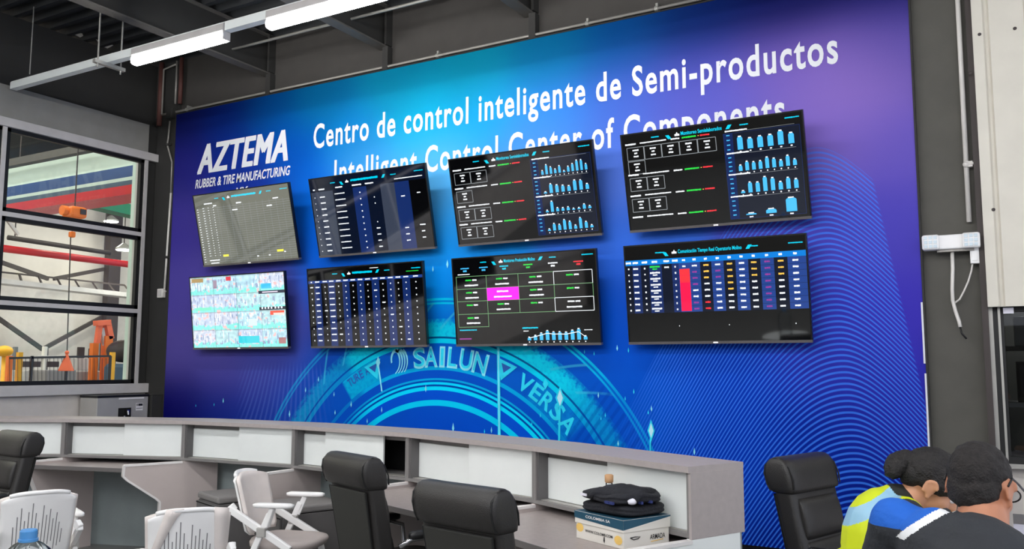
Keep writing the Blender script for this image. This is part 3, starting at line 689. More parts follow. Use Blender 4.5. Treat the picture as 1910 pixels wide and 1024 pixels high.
for i in range(10):
    v = .24 + i * .078
    p.dash(.03, v, .008, 'w', .008).dash(.1, v, .05, 'w', .011).dash(.26, v - .02, .10, 'w', .009).dash(.44, v, .012, 'w', .011)
    if i in (1, 2, 5, 6, 7, 8, 9): p.dash(.56, v, .035 if i > 5 else .01, 'w', .010)
    if i in (1, 6, 7, 8): p.dash(.80, v + .03, .035, 'w', .010); p.dash(.93, v + .01, .05 if i == 6 else .03, 'w', .010)
p.build(t)
def mono(t, boxes, charts, split=.585, bw_=.122):
    p = Page(); p.rect(0, 0, 1, 1, 'k', 0); p.rect(split, .12, .985, .97, 'd', 1).rect(split, .12, split + .05, .97, 'n', 1).frame(split, .12, .985, .97, 'n', .001)
    header(p, 'Monitoreo Semielaborados', .35, .58, .055)
    for v, rows in boxes:
        p.dash(.05, v, .07, 'w', .012).dash(.185, v - .002, .17, 'w', .009).dash(.315, v, .055, 'w', .010).dash(.395, v, .09, 'g', .011).dash(.448, v, .008, 'o', .006).dash(.485, v, .06, 'r', .010)
        for (c, rw) in rows:
            u0 = .025 + bw_ * c; v0 = v + .035 + .145 * rw
            p.frame(u0, v0, u0 + bw_ * .97, v0 + .135, 'gl', .0018)
            for k, dw in ((.03, .05), (.062, .025), (.095, .04)): p.dash(u0 + bw_ / 2, v0 + k, dw * .8, 'w', .011)
    for v0, v1, n_, bars in charts:
        p.dash(split + .07, v0 - .012, .13, 'w', .010); p.rect(split + .13, v0 - .004, .96, v0 - .001, 'gl', 2)
        for k in range(4): p.dash(split + .025, v0 + .03 + (v1 - v0 - .04) * k / 3, .02, 'b', .008)
        for i, h in enumerate(bars):
            if h > 0: bar(p, split + .06 + (i + .5) * (.32 / len(bars)), v1 - (v1 - v0 - .05) * h, v1, .55 * .32 / len(bars) if len(bars) > 4 else .055)
    p.build(t)
t = screen_tv(-3.62, Y1, Z1, 14, 'black wall screen of status lines with four blue bar charts, upper row, third from left')
mono(t, [(.13, [(0, 0), (1, 0)]), (.345, [(0, 0)]), (.56, [(0, 0), (1, 0)]), (.77, [(0, 0), (1, 0)])],
     [(.13, .30, 0, [.35, .85, .6, .35, .6, .12, .45, .65, .9, .9, .5]), (.34, .51, 0, [0, .12, .8, .65, .55, .45, .9, .85, .45][1:]), (.55, .72, 0, [.15, .95, .3, .25, .28, .1, .12, .4, .2]), (.76, .93, 0, [.15, .62, .5, .9, .7, .3, .95, .55, .2])])
t = screen_tv(-1.93, Y1, Z1, 14, 'black wall screen with six white tiles on its top status line, upper row, far right')
mono(t, [(.10, [(0, 0), (1, 0), (2, 0), (3, 0), (4, 0), (0, 1)]), (.42, [(0, 0), (1, 0)]), (.64, [(0, 0), (1, 0)]), (.865, [])],
     [(.11, .29, 0, [.95, .75, .8, .8, 1., .75]), (.33, .50, 0, [.45, .7, .6, .62, .85, .7, .5, .8, .45]), (.54, .72, 0, [.15, .75, .7, 1.05, .9, .55, .8, .65]), (.76, .94, 0, [.1, .3, 1.])], .585, .104)
# lower row
t = screen_tv(-7.15, Y2, Z2, 7, 'bright wall screen tiled with sixteen camera pictures, lower row, far left')
NXc, NYc = 128, 72
base = [[random.choice([(176, 212, 226), (188, 202, 226), (196, 200, 224), (180, 216, 222), (200, 208, 226)]) for _ in range(4)] for _ in range(4)]
grid = [[None] * NXc for _ in range(NYc)]
for j in range(NYc):
    for i in range(NXc):
        a, b = int(i / NXc * 4), int(j / NYc * 4); u = (i / NXc * 4) % 1; v = (j / NYc * 4) % 1
        n1 = noise.noise(Vector((i * .22, j * .30, a * 3.1 + b * 7.7))); n2 = noise.noise(Vector((i * .55, j * .14, 9 + a + b * 5)))
        c = Vector(base[b][a]) * (1 + .16 * n1)
        if v > .72 + .25 * n1: c = Vector((136, 226, 218)) * (1 + .1 * n2)
        if n2 > .30 and .15 < v < .8: c = Vector((148, 164, 192))
        if n2 < -.36 and v < .7: c = Vector((236, 240, 250))
        if n1 > .46: c = Vector((226, 190, 190))
        if u < .02 or v < .035: c = c * .82
        grid[j][i] = c
def patch(u0, v0, u1, v1, c):
    for j in range(int(v0 * NYc), int(v1 * NYc)):
        for i in range(int(u0 * NXc), int(u1 * NXc)): grid[j][i] = Vector(c)
patch(.02, .02, .15, .08, (160, 132, 80)); patch(.40, .02, .46, .08, (214, 70, 80)); patch(.26, .06, .30, .17, (150, 130, 150)); patch(.74, .245, 1, .285, (30, 34, 60)); patch(.78, .25, .93, .275, (236, 220, 246)); patch(.74, .46, 1, .50, (26, 30, 50))
for k in range(7): patch(.76 + .033 * k, .47, .775 + .033 * k, .49, (220, 224, 236))
patch(.85, .52, .99, .57, (240, 84, 64)); patch(.88, .55, .99, .575, (250, 210, 200)); patch(.62, .62, .71, .72, (206, 222, 250)); patch(.5, .86, .72, .95, (60, 200, 214)); patch(.77, .15, .87, .21, (70, 186, 226)); patch(.05, .44, .22, .48, (122, 226, 190)); patch(.92, .88, .99, .97, (170, 120, 120))
p = Page(); vs, fs, cc = [], [], []
for j in range(NYc):
    for i in range(NXc):
        n = len(vs); vs += [p.pt(i / NXc, (j + 1) / NYc), p.pt((i + 1) / NXc, (j + 1) / NYc), p.pt((i + 1) / NXc, j / NYc), p.pt(i / NXc, j / NYc)]; fs.append((n, n + 1, n + 2, n + 3))
        cc += [(*lin([min(255, max(0, q)) for q in grid[j][i]]), 1)] * 4
me = bpy.data.meshes.new('screen_graphics'); me.from_pydata(vs, [], fs)
at = me.color_attributes.new('px', 'FLOAT_COLOR', 'POINT'); at.data.foreach_set('color', [q for c in cc for q in c])
m = emit('camera_pictures', (255, 255, 255), .9 * SCR); va = m.node_tree.nodes.new('ShaderNodeVertexColor'); va.layer_name = 'px'
m.node_tree.links.new(va.outputs[0], m.node_tree.nodes['Principled BSDF'].inputs['Emission Color'])
me.materials.append(m); o = bpy.data.objects.new('screen_graphics', me); col.objects.link(o); o.parent = t
t = screen_tv(-5.40, Y2, Z2, 7, 'wall screen with a fifteen column table in dark blue stripes, lower row, second from left')
p = Page(); p.rect(0, 0, 1, 1, 'k', 0); header(p, None, .40, .59, .075)
cu = [.03, .085, .155, .215, .28, .345, .41, .475, .54, .605, .67, .735, .80, .865, .945]
p.rect(0, .15, 1, .185, 'mid', 1)
for i, u in enumerate(cu):
    if i % 2: p.rect(u - .032, .19, u + .032, 1, 'n', 1)
    p.dash(u, .165, .045 if i else .015, 'w', .011)
    for j in range(10):
        v = .235 + j * .077; wd = .05 if i == 3 else (.04 if i == 1 else .010)
        if (i * 7 + j * 5) % 17 == 0: wd = .03
        p.dash(u, v, wd, 'w', .011)
p.dash(.92, .10, .11, 'g', .006).dash(.6, .03, .08, 'w', .006)
p.build(t)
t = screen_tv(-3.637, Y2, Z2, 7, 'black wall screen with green cell grid and one magenta cell, lower row, third from left')
p = Page(); p.rect(0, 0, 1, 1, 'k', 0); header(p, 'Monitoreo Producción Molino', .38, .60, .055)
for u, k in ((.09, 'b'), (.23, 'b'), (.38, 'c'), (.55, 'g'), (.72, 'w'), (.89, 'r')): p.dash(u, .115, .07, k, .010).dash(u, .145, .03, k, .014)
p.dash(.08, .185, .10, 'w', .008)
cx = [.02, .245, .475, .72, .975]; rv = [.21, .355, .50, .65, .80]
for i in range(4):
    for j in range(4):
        if j == 3 and i: continue
        k = 'gr' if (i, j) not in ((3, 2), (3, 0)) else 'w'
        p.frame(cx[i], rv[j], cx[i + 1], rv[j + 1], k, .0018)
        c = (cx[i] + cx[i + 1]) / 2
        if (i, j) == (1, 1): p.rect(cx[1], rv[1], cx[2], rv[2], 'm', 3); p.dash(c, rv[1] + .045, .09, 'w', .013, 4).dash(c, rv[1] + .105, .14, 'w', .012, 4); continue
        p.dash(c - .02, rv[j] + .045, .05, 'g' if (i, j) != (3, 2) else 'w', .012).dash(c + .025, rv[j] + .045, .035, 'w', .012)
        if (i, j) not in ((3, 0), (3, 1), (0, 2), (2, 2)): p.dash(c, rv[j] + .105, .11, 'w', .012)
p.dash(.09, .835, .14, 'c', .009).rect(.02, .93, .11, .945, 'p', 2).dash(.54, .825, .12, 'c', .011).dash(.51, .86, .04, 'w', .006).dash(.93, .86, .06, 'w', .006)
bx = [.53, .572, .614, .656, .698, .740, .782, .824, .866, .908]; bh = [.03, .05, .075, .1, .085, .085, .08, .10, .115, .035]
for u, h in zip(bx, bh):
    bar(p, u, .965 - h, .965, .024)
for (u0, h0), (u1, h1) in zip(zip(bx, bh), list(zip(bx, bh))[1:]): p.poly([(u0, .955 - h0 * .7), (u1, .955 - h1 * .7), (u1, .963 - h1 * .7), (u0, .963 - h0 * .7)], 'w', 4)
p.build(t)
t = screen_tv(-1.953, Y2, Z2, 7, 'wall screen with a numbers table and a solid red column, lower row, far right')
p = Page(); p.rect(0, 0, 1, 1, 'k', 0); header(p, 'Comunicación Tiempo Real Operatorio Molino', .315, .67, .08, False)
p.dash(.21, .08, .06, 'c', .008).dash(.73, .075, .06, 'c', .008)
p.rect(0, .145, 1, .20, 'h', 1)
cu = [.018, .06, .115, .175, .245, .295, .345, .405, .47, .535, .60, .665, .73, .80, .87, .945]
for i, u in enumerate(cu): p.dash(u, .172, .02 if i > 5 else .036, 'w', .015)
for a, b, k in ((0, .04, 'd'), (.04, .09, 'n'), (.09, .14, 'd'), (.14, .215, 'n'), (.215, .275, 'd'), (.275, .315, 'n'), (.315, .375, 'mid'), (.375, .437, 'mid'), (.437, .50, 'd'), (.50, .567, 'mid'), (.567, .632, 'd'), (.632, .70, 'mid'), (.70, .765, 'd'), (.765, .835, 'mid'), (.835, .905, 'd'), (.905, 1., 'mid')): p.rect(a, .20, b, .70, k, 1)
for j in range(8):
    v = .235 + j * .062
    p.rect(0, v + .031, 1, v + .0335, 'd', 2)
    for i, u in enumerate(cu):
        if i == 4: 
            if j == 0: p.dash(u, v, .03, 'w', .011)
            continue
        if i == 6:
            if j: continue
            p.dash(u, v, .02, 'w', .011); continue
        if i == 3: p.dash(u, v - .012, .065, 'g' if j == 0 else 'w', .012).dash(u, v + .012, .03, 'g' if j == 0 else 'w', .009); continue
        if i in (0, 2, 5): p.dash(u, v, .01, 'w', .012); continue
        k = 'w'
        if i in (8, 10, 12, 14) and j < (3 if i != 10 else 5): k = 'o'
        if i in (13,) or (i in (7, 9) and (j in (1, 2) or (i == 7 and j in (3, 6, 7)))): k = 'p'
        if i == 8 and j > 5: k = 'r'
        p.dash(u, v, .032, k, .012)
p.rect(.318, .262, .376, .69, 'hot', 3).rect(.318, .262, .376, .4, 'r', 4).rect(.318, .46, .376, .56, 'hot', 4)
for j in range(6): p.rect(.318, .325 + .062 * j, .376, .328 + .062 * j, 'hot', 5)
for u in (.30, .58, .93): p.dash(u, .84, .005, 'w', .008)
p.build(t)
# ------------------------------------------------------------------ the curved dispatch counter
NODE = [Vector(p) for p in ((-8.35, 4.02), (-7.2, 4.65), (-6.1, 5.02), (-4.9, 5.08), (-3.68, 4.93), (-2.45, 4.52), (-1.33, 3.98))]
def seg(i): return (NODE[i + 1] - NODE[i])
BACK = []
for i in range(7):
    ds = [seg(k).normalized() for k in (i - 1, i) if 0 <= k < 6]
    d = sum(ds, Vector((0, 0))).normalized(); k = 1 / d.dot(ds[0]); BACK.append(Vector((-d.y, d.x)) * k)
def off(i, s): return NODE[i] + BACK[i] * s
CDP = .36
ct = [off(i, -.012) for i in range(7)]; cb = [off(i, CDP + .01) for i in range(7)]
e = seg(5).normalized() * .012; ct[6] = ct[6] + e; cb[6] = cb[6] + e
cO = Vector((-4.9, 5.08, 0)); mb = MB()
for i in range(6):
    q = [ct[i], ct[i + 1], cb[i + 1], cb[i]]
    mb.prism([(p.x - cO.x, p.y - cO.y, 1.10) for p in q], (0, 0, .03))
props(mb.build('curved_counter', M['slab'], loc=cO), 'long curved grey counter top capping the whole row of desk cabinets', 'counter')
FWD = {0: (-.5, -.86), 1: (-.05, -1.), 2: (-.38, -.925)}
for i in range(3, 7): FWD[i] = tuple(-BACK[i].normalized())
WD = {0: .30, 1: .30, 2: .46, 3: .50, 4: .56, 5: .58, 6: .60}
LAB = ['counter desk unit at the far left end, behind the black chair', 'counter desk unit with an empty worktop between the left black chair and the bracket panel',
       'open counter desk unit without a worktop, behind the white armchair', 'counter desk unit whose sliding door is left ajar showing a black gap',
       'counter desk unit with a worktop right behind the two black chairs in the middle', 'counter desk unit at the right end, carrying the shoe carton']
def plan_prism(mb, pts, z0, z1, inv, mi=0):
    P = [inv @ Vector((p[0], p[1], z0)) for p in pts]; mb.prism(P, (0, 0, z1 - z0), mi)
def side_panel(i, root, inv, end=False):
    f = Vector(FWD[i]).normalized(); n = NODE[i]; wd = WD[i]; nrm = Vector((-f.y, f.x)) * .016
    if nrm.x > 0: nrm = -nrm
    prof = [(-.33 if end else -.30, .0), (-.33 if end else -.30, .797), (0, .797), (0, .785), (wd, .785), (wd + .005, .70), (wd - .03, .665), (.20, .50), (.17, .47), (.17, 0)]
    def P(s, z, o): q = n + f * s + nrm * o; return inv @ Vector((q.x, q.y, z))
    mb = MB(); a = [P(s, z, -1) for s, z in prof]; b = P(0, 0, 1) - P(0, 0, -1); mb.prism(a, b)
    pn = mb.build('side_panel', M['white'] if end else M['sidepan'], root)
    ed = [(0, .785), (wd, .785), (wd + .005, .70), (wd - .03, .665), (.20, .50), (.17, .47), (.17, 0)]
    mb = MB()
    for (s0, z0), (s1, z1) in zip(ed, ed[1:]):
        mb.bar(P(s0, z0, 0), P(s1, z1, 0), .042, .016, 0, up=(inv.to_3x3() @ Vector((nrm.x, nrm.y, 0)).cross(Vector((f.x * (s1 - s0), f.y * (s1 - s0), z1 - z0)))).normalized())
    props(mb.build('edge_strip', M['strip'], pn), 'white edge strip')
for i in range(6):
    a, b = NODE[i], NODE[i + 1]; d = seg(i); L = d.length; ang = math.atan2(d.y, d.x)
    t = thing('counter_desk', LAB[i], 'desk', (a.x, a.y, 0), ang, 'counter desk units')
    inv = (Matrix.Translation((a.x, a.y, 0)) @ Matrix.Rotation(ang, 4, 'Z')).inverted()
    mb = MB(); q = [off(i, 0), off(i + 1, 0), off(i + 1, CDP), off(i, CDP)]
    plan_prism(mb, [off(i, .0), off(i + 1, .0), off(i + 1, CDP - .02), off(i, CDP - .02)], .80, .82, inv, 0)
    mb.b2(.0, .022, .0, CDP - .02, .82, 1.10, 0).b2(.022, .036, .012, CDP - .02, .82, 1.10, 1)
    mb.b2(L - .014, L - .001, .0, CDP - .02, .82, 1.10, 0)
    mb.build('cabinet_case', [M['carc'], M['carcd']], t)
    MB().b2(.03, L - .03, CDP - .06, CDP - .04, .825, 1.095).build('cabinet_back', M['void'], t)  # black colour stands in for the unlit inside of the cabinet
    plan_prism(mb2 := MB(), [off(i, CDP - .02), off(i + 1, CDP - .02), off(i + 1, CDP), off(i, CDP)], 0, 1.10, inv); mb2.build('back_panel', M['backpan'], t)
    f0, f1 = (.49, .985) if i != 3 else (.265, .775)
    MB().b2(.036, L * .52, .080, .096, .826, 1.062).build('sliding_door', M['white'], t, bevel=.002)
    MB().b2(L * f0, L * f1, .045, .061, .824, 1.094).build('sliding_door', M['white'], t, bevel=.002)
    MB().b2(.036, L - .02, .088, .098, 1.0625, 1.0945).build('track_shade_strip', M['carc'], t)  # grey strip for the door track and the shade above the rear door
    mb = MB().b2(.036, L - .02, .03, .10, .82, .8235).b2(.036, L - .02, .03, .10, 1.0945, 1.0995); mb.build('door_track', M['steel'], t)
    if i in (0, 1, 4, 5):
        F = [Vector(FWD[k]).normalized() * (WD[k] - .02) + NODE[k] for k in (i, i + 1)]
        mb = MB(); plan_prism(mb, [F[0], F[1], off(i + 1, .28), off(i, .28)], .735, .76, inv)
        wt = mb.build('worktop', M['desk'], t)
        ea, eb = inv @ Vector((F[0].x, F[0].y, .745)), inv @ Vector((F[1].x, F[1].y, .745))
        MB().bar(ea, eb, .006, .032).build('worktop_edge', M['deskedge'], wt)
        if i > 0:
            G0 = [NODE[k] + Vector(FWD[k]).normalized() * .05 for k in (i, i + 1)]
    side_panel(i, t, inv)
    if i == 5:
        side_panel(6, t, inv, True)
        MB().b2(L, L + .016, -.002, CDP + .004, .795, 1.10).build('end_cheek', M['slab'], t)
# grey pedestals under the open units
def pedestal(x, y, rz, label, first=[None]):
    if first[0] is None:
        t = thing('drawer_pedestal', label, 'pedestal', (x, y, 0), rz, 'grey drawer pedestals')
        MB().b2(-.21, .21, -.24, .24, .05, .545).build('body', M['carcd'], t, bevel=.004)
        MB().b2(-.215, .215, -.25, .245, .55, .60).build('top', M['carc'], t, bevel=.014)
        for z0, z1 in ((.06, .29), (.30, .535)):
            dr = MB().b2(-.205, .205, -.258, -.241, z0, z1).build('drawer', M['carcd'], t, bevel=.004)
            MB().b2(-.205, .205, -.262, -.258, z1 - .012, z1 - .004).build('finger_slot', M['void'], dr)
        for sx in (-.17, .17):
            for sy in (-.2, .2): MB().lathe([(.004, 0), (.024, .008), (.024, .04), (.01, .052)], (sx, sy, 0), 12).build('castor', M['black'], t)
        first[0] = t; return t
    c = copy_tree(first[0]); c.location = (x, y, 0); c.rotation_euler.z = rz; c['label'] = label; return c
pedestal(-5.36, 4.97, R(-20), 'grey drawer pedestal under the open desk unit, behind the white armchair')
pedestal(-4.58, 4.86, R(-22), 'grey drawer pedestal under the desk unit, half hidden by the tall black chair')
# ------------------------------------------------------------------ things on the right hand worktop
bl, bf, br = Vector((-1.883, 3.915)), Vector((-1.573, 3.767)), Vector((-1.424, 4.02))
ux = (bf - bl).normalized(); ux3 = Vector((ux.x, ux.y, 0)); uy3 = Vector((-ux.y, ux.x, 0)); LX, LY = .345, .29
bt = thing('shoe_carton', 'white and teal shoe carton on the right end worktop under the folded clothes', 'box', (bl.x, bl.y, .76), math.atan2(ux.y, ux.x))
MB().b2(0, LX, 0, LY, 0, .105).build('base', M['carton'], bt, bevel=.003)
lid = MB().b2(-.005, LX + .005, -.005, LY + .005, .075, .133).build('lid', M['carton'], bt, bevel=.003)
mb = MB()
mb.add([(-.006, -.0065, .100), (LX + .006, -.0065, .088), (LX + .006, -.0065, .132), (-.006, -.0065, .132)], [(0, 1, 2, 3)], 0)
mb.add([(LX + .0065, -.006, .088), (LX + .0065, LY + .005, .125), (LX + .0065, LY + .005, .132), (LX + .0065, -.006, .132)], [(0, 1, 2, 3)], 0)
mb.add([(LX + .0066, -.006, .082), (LX + .0066, LY + .005, .118), (LX + .0066, LY + .005, .1255), (LX + .0066, -.006, .088)], [(0, 1, 2, 3)], 1)
mb.add([(-.004, -.004, .1335), (LX + .004, -.004, .1335), (LX + .004, LY + .004, .1335), (-.004, LY + .004, .1335)], [(0, 1, 2, 3)], 0)
mb.build('lid_print', [M['teal'], M['carton']], lid, fix=False)
mb = MB()
def blot(cx, cz, r, mi):
    mb.add([(cx + r * math.cos(a * .5236), -.0015, cz + r * .75 * math.sin(a * .5236)) for a in range(12)], [tuple(range(12))], mi)
blot(.03, .055, .028, 0); blot(.31, .038, .028, 0)
text_on(mb, 'WWW.COLOMB.COM', lambda a, b: (a, -.0018, b), .07, .27, .040, .012, .02, 0, 1)
text_on(mb, 'COLOMBIA SA', lambda a, b: (a, -.0068, b), .08, .26, .108, .012, .02, 0, 2)
text_on(mb, 'ARMADA', lambda a, b: (LX + .0016, a, b), .165, .262, .030, .022, .01, 0, 1)
mb.add([(LX + .0014, .17, .018), (LX + .0014, .25, .022), (LX + .0014, .25, .026), (LX + .0014, .17, .022)], [(0, 1, 2, 3)], 0)
mb.tube([(LX + .003, .04, .05), (LX + .003, .06, .04), (LX + .003, .09, .042), (LX + .003, .10, .05), (LX + .003, .07, .052), (LX + .003, .04, .05)], .002, 6, 1)
mb.add([(.205, -.0018, .02), (.212, -.0018, .008), (.216, -.0018, .02), (.214, -.0018, .038), (.208, -.0018, .036)], [(0, 1, 2, 3, 4)], 1)
mb.build('carton_print', [M['sun'], M['black'], M['strip']], bt, fix=False)
def garment(name, label, z0, hx, hy, h, rz, m, seed, dx=0., dy=0.):
    c = bl + ux * (LX / 2 + dx); cc = Vector((c.x, c.y, 0)) + uy3 * (LY / 2 + dy)
    mb = MB(); rings = []
    n = 7
    for k in range(n):
        t = k / (n - 1); e = 1 - .16 * abs(2 * t - 1) ** 3
        rings.append(((0, 0, h * t), hx * e, hy * e))
    mb.loft(rings, 5, 48)
    # a folded edge: a groove round the middle, then soft wrinkles
    vs = []
    for v in mb.v:
        v = Vector(v); a = math.atan2(v.y, v.x); t = v.z / h
        k = 1 - .06 * math.exp(-((t - .5) / .10) ** 2) + .035 * noise.noise(Vector((math.cos(a) * 2, math.sin(a) * 2, seed + t * 3)))
        vs.append((v.x * k, v.y * k, v.z + .014 * noise.noise(Vector((v.x * 9, v.y * 9, seed))) * (.2 + t)))
    mb.v = vs
    o = mb.build(name, m, smooth=True, sub=1)
    o.location = (cc.x, cc.y, z0); o.rotation_euler.z = math.atan2(ux.y, ux.x) + rz
    return props(o, label, 'garment', 'folded clothes on the carton')
g1 = garment('folded_garment', 'thick folded dark garment at the bottom of the pile on the shoe carton', .896, .180, .150, .052, .05, [M['navy']], 1.3, .0, .01)
g2 = garment('folded_garment', 'folded dark garment with a white tag in the middle of the pile on the carton', .950, .178, .148, .050, -.08, [M['navy']], 4.1, -.005, .0)
MB().box((-.105, -.148, .024), (.05, .006, .012)).build('paper_tag', M['paper'], g2)
MB().ball((.165, -.06, .02), (.022, .028, .016), 12, 8).build('white_button_tag', M['paper'], g2, smooth=True)
mb = MB()
for x, y, s in ((.09, -.148, .02), (.12, -.146, .018), (.17, .04, .02), (.175, -.02, .02)): mb.box((x, y, .012), (s * 1.6, .012, .012))
mb.build('blue_trim', M['navyb'], g2)
# the top one is a thin draped square
mb = MB(); n = 14; vs = []
for j in range(n + 1):
    for i in range(n + 1):
        u, v = i / n - .5, j / n - .5
        z = .024 + .012 * (1 - 2 * abs(u)) * (1 - 2 * abs(v)) * 2 + .008 * noise.noise(Vector((u * 5, v * 5, 2.2))) - .022 * max(0, abs(u) * 2 - .82) * 5 - .02 * max(0, abs(v) * 2 - .82) * 5
        vs.append((u * .27, v * .24, z))
top_f = [(j * (n + 1) + i, j * (n + 1) + i + 1, (j + 1) * (n + 1) + i + 1, (j + 1) * (n + 1) + i) for j in range(n) for i in range(n)]
mb.add(vs, top_f)
o = mb.build('folded_garment', M['navy'], smooth=True); so = o.modifiers.new('solid', 'SOLIDIFY'); so.thickness = .022; so.offset = -1
c = Vector((bl.x, bl.y, 0)) + ux3 * (LX * .56) + uy3 * (LY * .5)
o.location = (c.x, c.y, .984); o.rotation_euler.z = math.atan2(ux.y, ux.x) + .35
props(o, 'thin dark folded cloth draped on top of the pile on the carton', 'garment', 'folded clothes on the carton')
p = on_y(1136, 890, 4.19)
vt = thing('cork_vial', 'small clear glass vial with a cork behind the folded clothes', 'bottle', (p.x, p.y, .76))
hh = max(.16, p.z - .76 + .01)
MB().lathe([(.028, 0), (.034, .006), (.034, hh * .55), (.018, hh * .8), (.018, hh * .88)], seg=20).build('glass_body', G['pet'], vt, smooth=True)
MB().lathe([(.017, hh * .86), (.022, hh * .88), (.023, hh), (.017, hh + .004)], seg=16).build('cork', M['cork'], vt, smooth=True)
# ------------------------------------------------------------------ water dispenser in the corner
t = thing('water_dispenser', 'grey water dispenser with a dark tap recess in the corner left of the banner', 'water dispenser', (-8.70, 6.215, 0))
MB().b2(-.15, .15, -.32, .32, .0, 1.245).build('cabinet', M['steel'], t, bevel=.008)
MB().b2(-.155, .158, -.325, .325, 1.245, 1.268).build('top_cap', M['black'], t, bevel=.004)
MB().b2(.150, .154, -.06, .26, 1.22, 1.238).build('light_strip', M['strip'], t)
rc = MB().b2(.150, .153, -.06, .10, .90, 1.125).build('tap_recess', M['void'], t)
MB().tube([(.15, .03, 1.09), (.20, .03, 1.085), (.205, .03, 1.05)], [.012, .016, .012], 10).tube([(.18, .0, 1.04), (.18, .0, 1.0)], .012, 8).b2(.153, .2, .015, .05, 1.07, 1.105).build('tap', M['chrome'], rc)
mb = MB().b2(.1505, .152, .16, .25, 1.09, 1.17, 0).b2(.1515, .153, .19, .245, 1.14, 1.165, 1).b2(.1515, .153, .165, .185, 1.14, 1.165, 2).b2(.1515, .153, .165, .245, 1.11, 1.118, 2)
mb.build('label_plate', [M['strip'], M['black'], M['carc']], t)
props(MB().b2(-.16, .16, -.10, .10, 0, 1.25).b2(-.155, .155, -.095, .095, 1.25, 1.262).build('column_base_shade', M['dark'], loc=(-8.68, 6.66, 0), bevel=.006), 'narrow dark block standing in for the shaded column base between the water dispenser and the banner', 'cabinet')  # dark block painted in for the shade at the foot of the column
# ------------------------------------------------------------------ black executive chairs
def exec_chair(loc, deg, label, lean=0., first=[None]):
    """deg: compass of the facing direction, 0 = +x"""
    if first[0] is not None:
        c = copy_tree(first[0]); c.location = (*loc, 0); c.rotation_euler = (0, 0, R(deg - 90)); c['label'] = label; return c
    t = thing('executive_chair', label, 'chair', (*loc, 0), R(deg - 90), 'black executive chairs')
    HZ = -.045
    def by(z): return -.20 - .20 * max(0, (z - .45)) ** 1.15      # recline of the back
    mb = MB(); rings = []
    for z, hx, hy in ((.44, .16, .03), (.46, .205, .050), (.52, .22, .058), (.62, .227, .060), (.74, .23, .058), (.83, .231, .055), (.92, .231, .055), (.945, .231, .054)):
        rings.append(((0, by(z), z), hx, hy))
    mb.loft(rings, 7, 48)
    mb.build('backrest', M['leather'], t, smooth=True, bevel=0)
    mb = MB(); rings = []
    for z, hx, hy, s in ((.925, .23, .054, 0), (.932, .240, .070, 0), (.952, .244, .080, -.004), (.992, .246, .085, -.006), (1.038, .246, .082, -.004), (1.070, .244, .070, 0), (1.092, .240, .050, .004), (1.104, .23, .026, .006), (1.107, .20, .008, .006)):
        rings.append(((0, by(z) + s, z), hx, hy))
    mb.loft(rings, 8, 56)
    h = mb.build('headrest', M['leather'], t, smooth=True)
    for sx in (-.231, .231):
        pth = [(sx, by(z) + q, z) for z, q in ((.935, -.066), (.968, -.079), (1.02, -.082), (1.06, -.068), (1.092, -.03), (1.10, .0), (1.092, .03), (1.055, .066), (1.0, .078), (.95, .072))]
        MB().tube(pth, .0045, 6).build('piping', M['seam'], h)
    # recessed panel on the rear face, with crisp edges
    mb = MB(); P = [(-.187, .50), (.187, .50), (.206, .915), (-.206, .915)]
    mb.add([(x, by(z) - .056, z) for x, z in P] + [(x * .985, by(z) - .070, z) for x, z in P], [(0, 1, 2, 3), (7, 6, 5, 4), (0, 4, 5, 1), (1, 5, 6, 2), (2, 6, 7, 3), (3, 7, 4, 0)])
    rp = mb.build('rear_panel', M['leatherd'], t, bevel=.006)
    MB().tube([(x, by(z) - .066, z) for x, z in P + P[:1]], .004, 6).build('panel_seam', M['seam'], rp)
    # front cushions of the back
    for z0, z1 in ((.50, .69), (.70, .90)):
        mb = MB(); rings = []
        for k in range(9):
            q = k / 8; z = z0 + (z1 - z0) * q; b = math.sin(math.pi * q) ** .4 if 0 < q < 1 else .1
            rings.append(((0, by(z) + .05, z), .188 * (.96 + .04 * b), .006 + .028 * b))
        mb.loft(rings, 6, 40); mb.build('back_cushion', M['leather'], t, smooth=True)
    mb = MB(); mb.loft([((0, .03, .40), .23, .24), ((0, .03, .415), .255, .265), ((0, .03, .46), .26, .27), ((0, .03, .49), .25, .262), ((0, .03, .505), .22, .235)], 5, 48)
    mb.build('seat', M['leather'], t, smooth=True)
    for s in (-1, 1):
        a = MB()
        a.tube([(s * .27, -.17, .62), (s * .29, -.10, .655), (s * .295, .10, .655), (s * .29, .20, .62), (s * .285, .21, .50), (s * .27, .16, .40), (s * .20, .05, .385)], .014, 10)
        ar = a.build('armrest', M['chrome'], t, smooth=True)
        mb = MB(); mb.loft([((s * .293, .03, .655), .022, .14), ((s * .293, .03, .663), .030, .15), ((s * .293, .03, .684), .030, .15), ((s * .293, .03, .695), .022, .14)], 4, 24)
        mb.build('arm_pad', M['black'], ar, smooth=True)
    MB().lathe([(.03, .12), (.03, .25), (.022, .26), (.022, .38)], seg=16).b2(-.09, .09, -.10, .12, .375, .402).build('gas_column', M['chrome'], t)
    for k in range(5):
        a = R(72 * k + 18); d = Vector((math.cos(a), math.sin(a), 0))
        l = MB().bar(d * .02 + Vector((0, 0, .13)), d * .31 + Vector((0, 0, .085)), .05, .03).build('base_leg', M['chrome'], t, bevel=.008)
        q = d * .31; sd = Vector((-d.y, d.x, 0)) * .024
        MB().tube([q - sd + Vector((0, 0, .032)), q + sd + Vector((0, 0, .032))], .032, 16).tube([q + Vector((0, 0, .03)), q + Vector((0, 0, .08))], .009, 8).build('castor', M['black'], l)
    first[0] = t; return t
exec_chair((-3.11, 4.11), 69, 'tall black leather chair in the middle, standing against the open cabinet gap')
exec_chair((-1.95, 3.40), 78, 'black leather chair in front of the right worktop, the nearest of the black chairs')
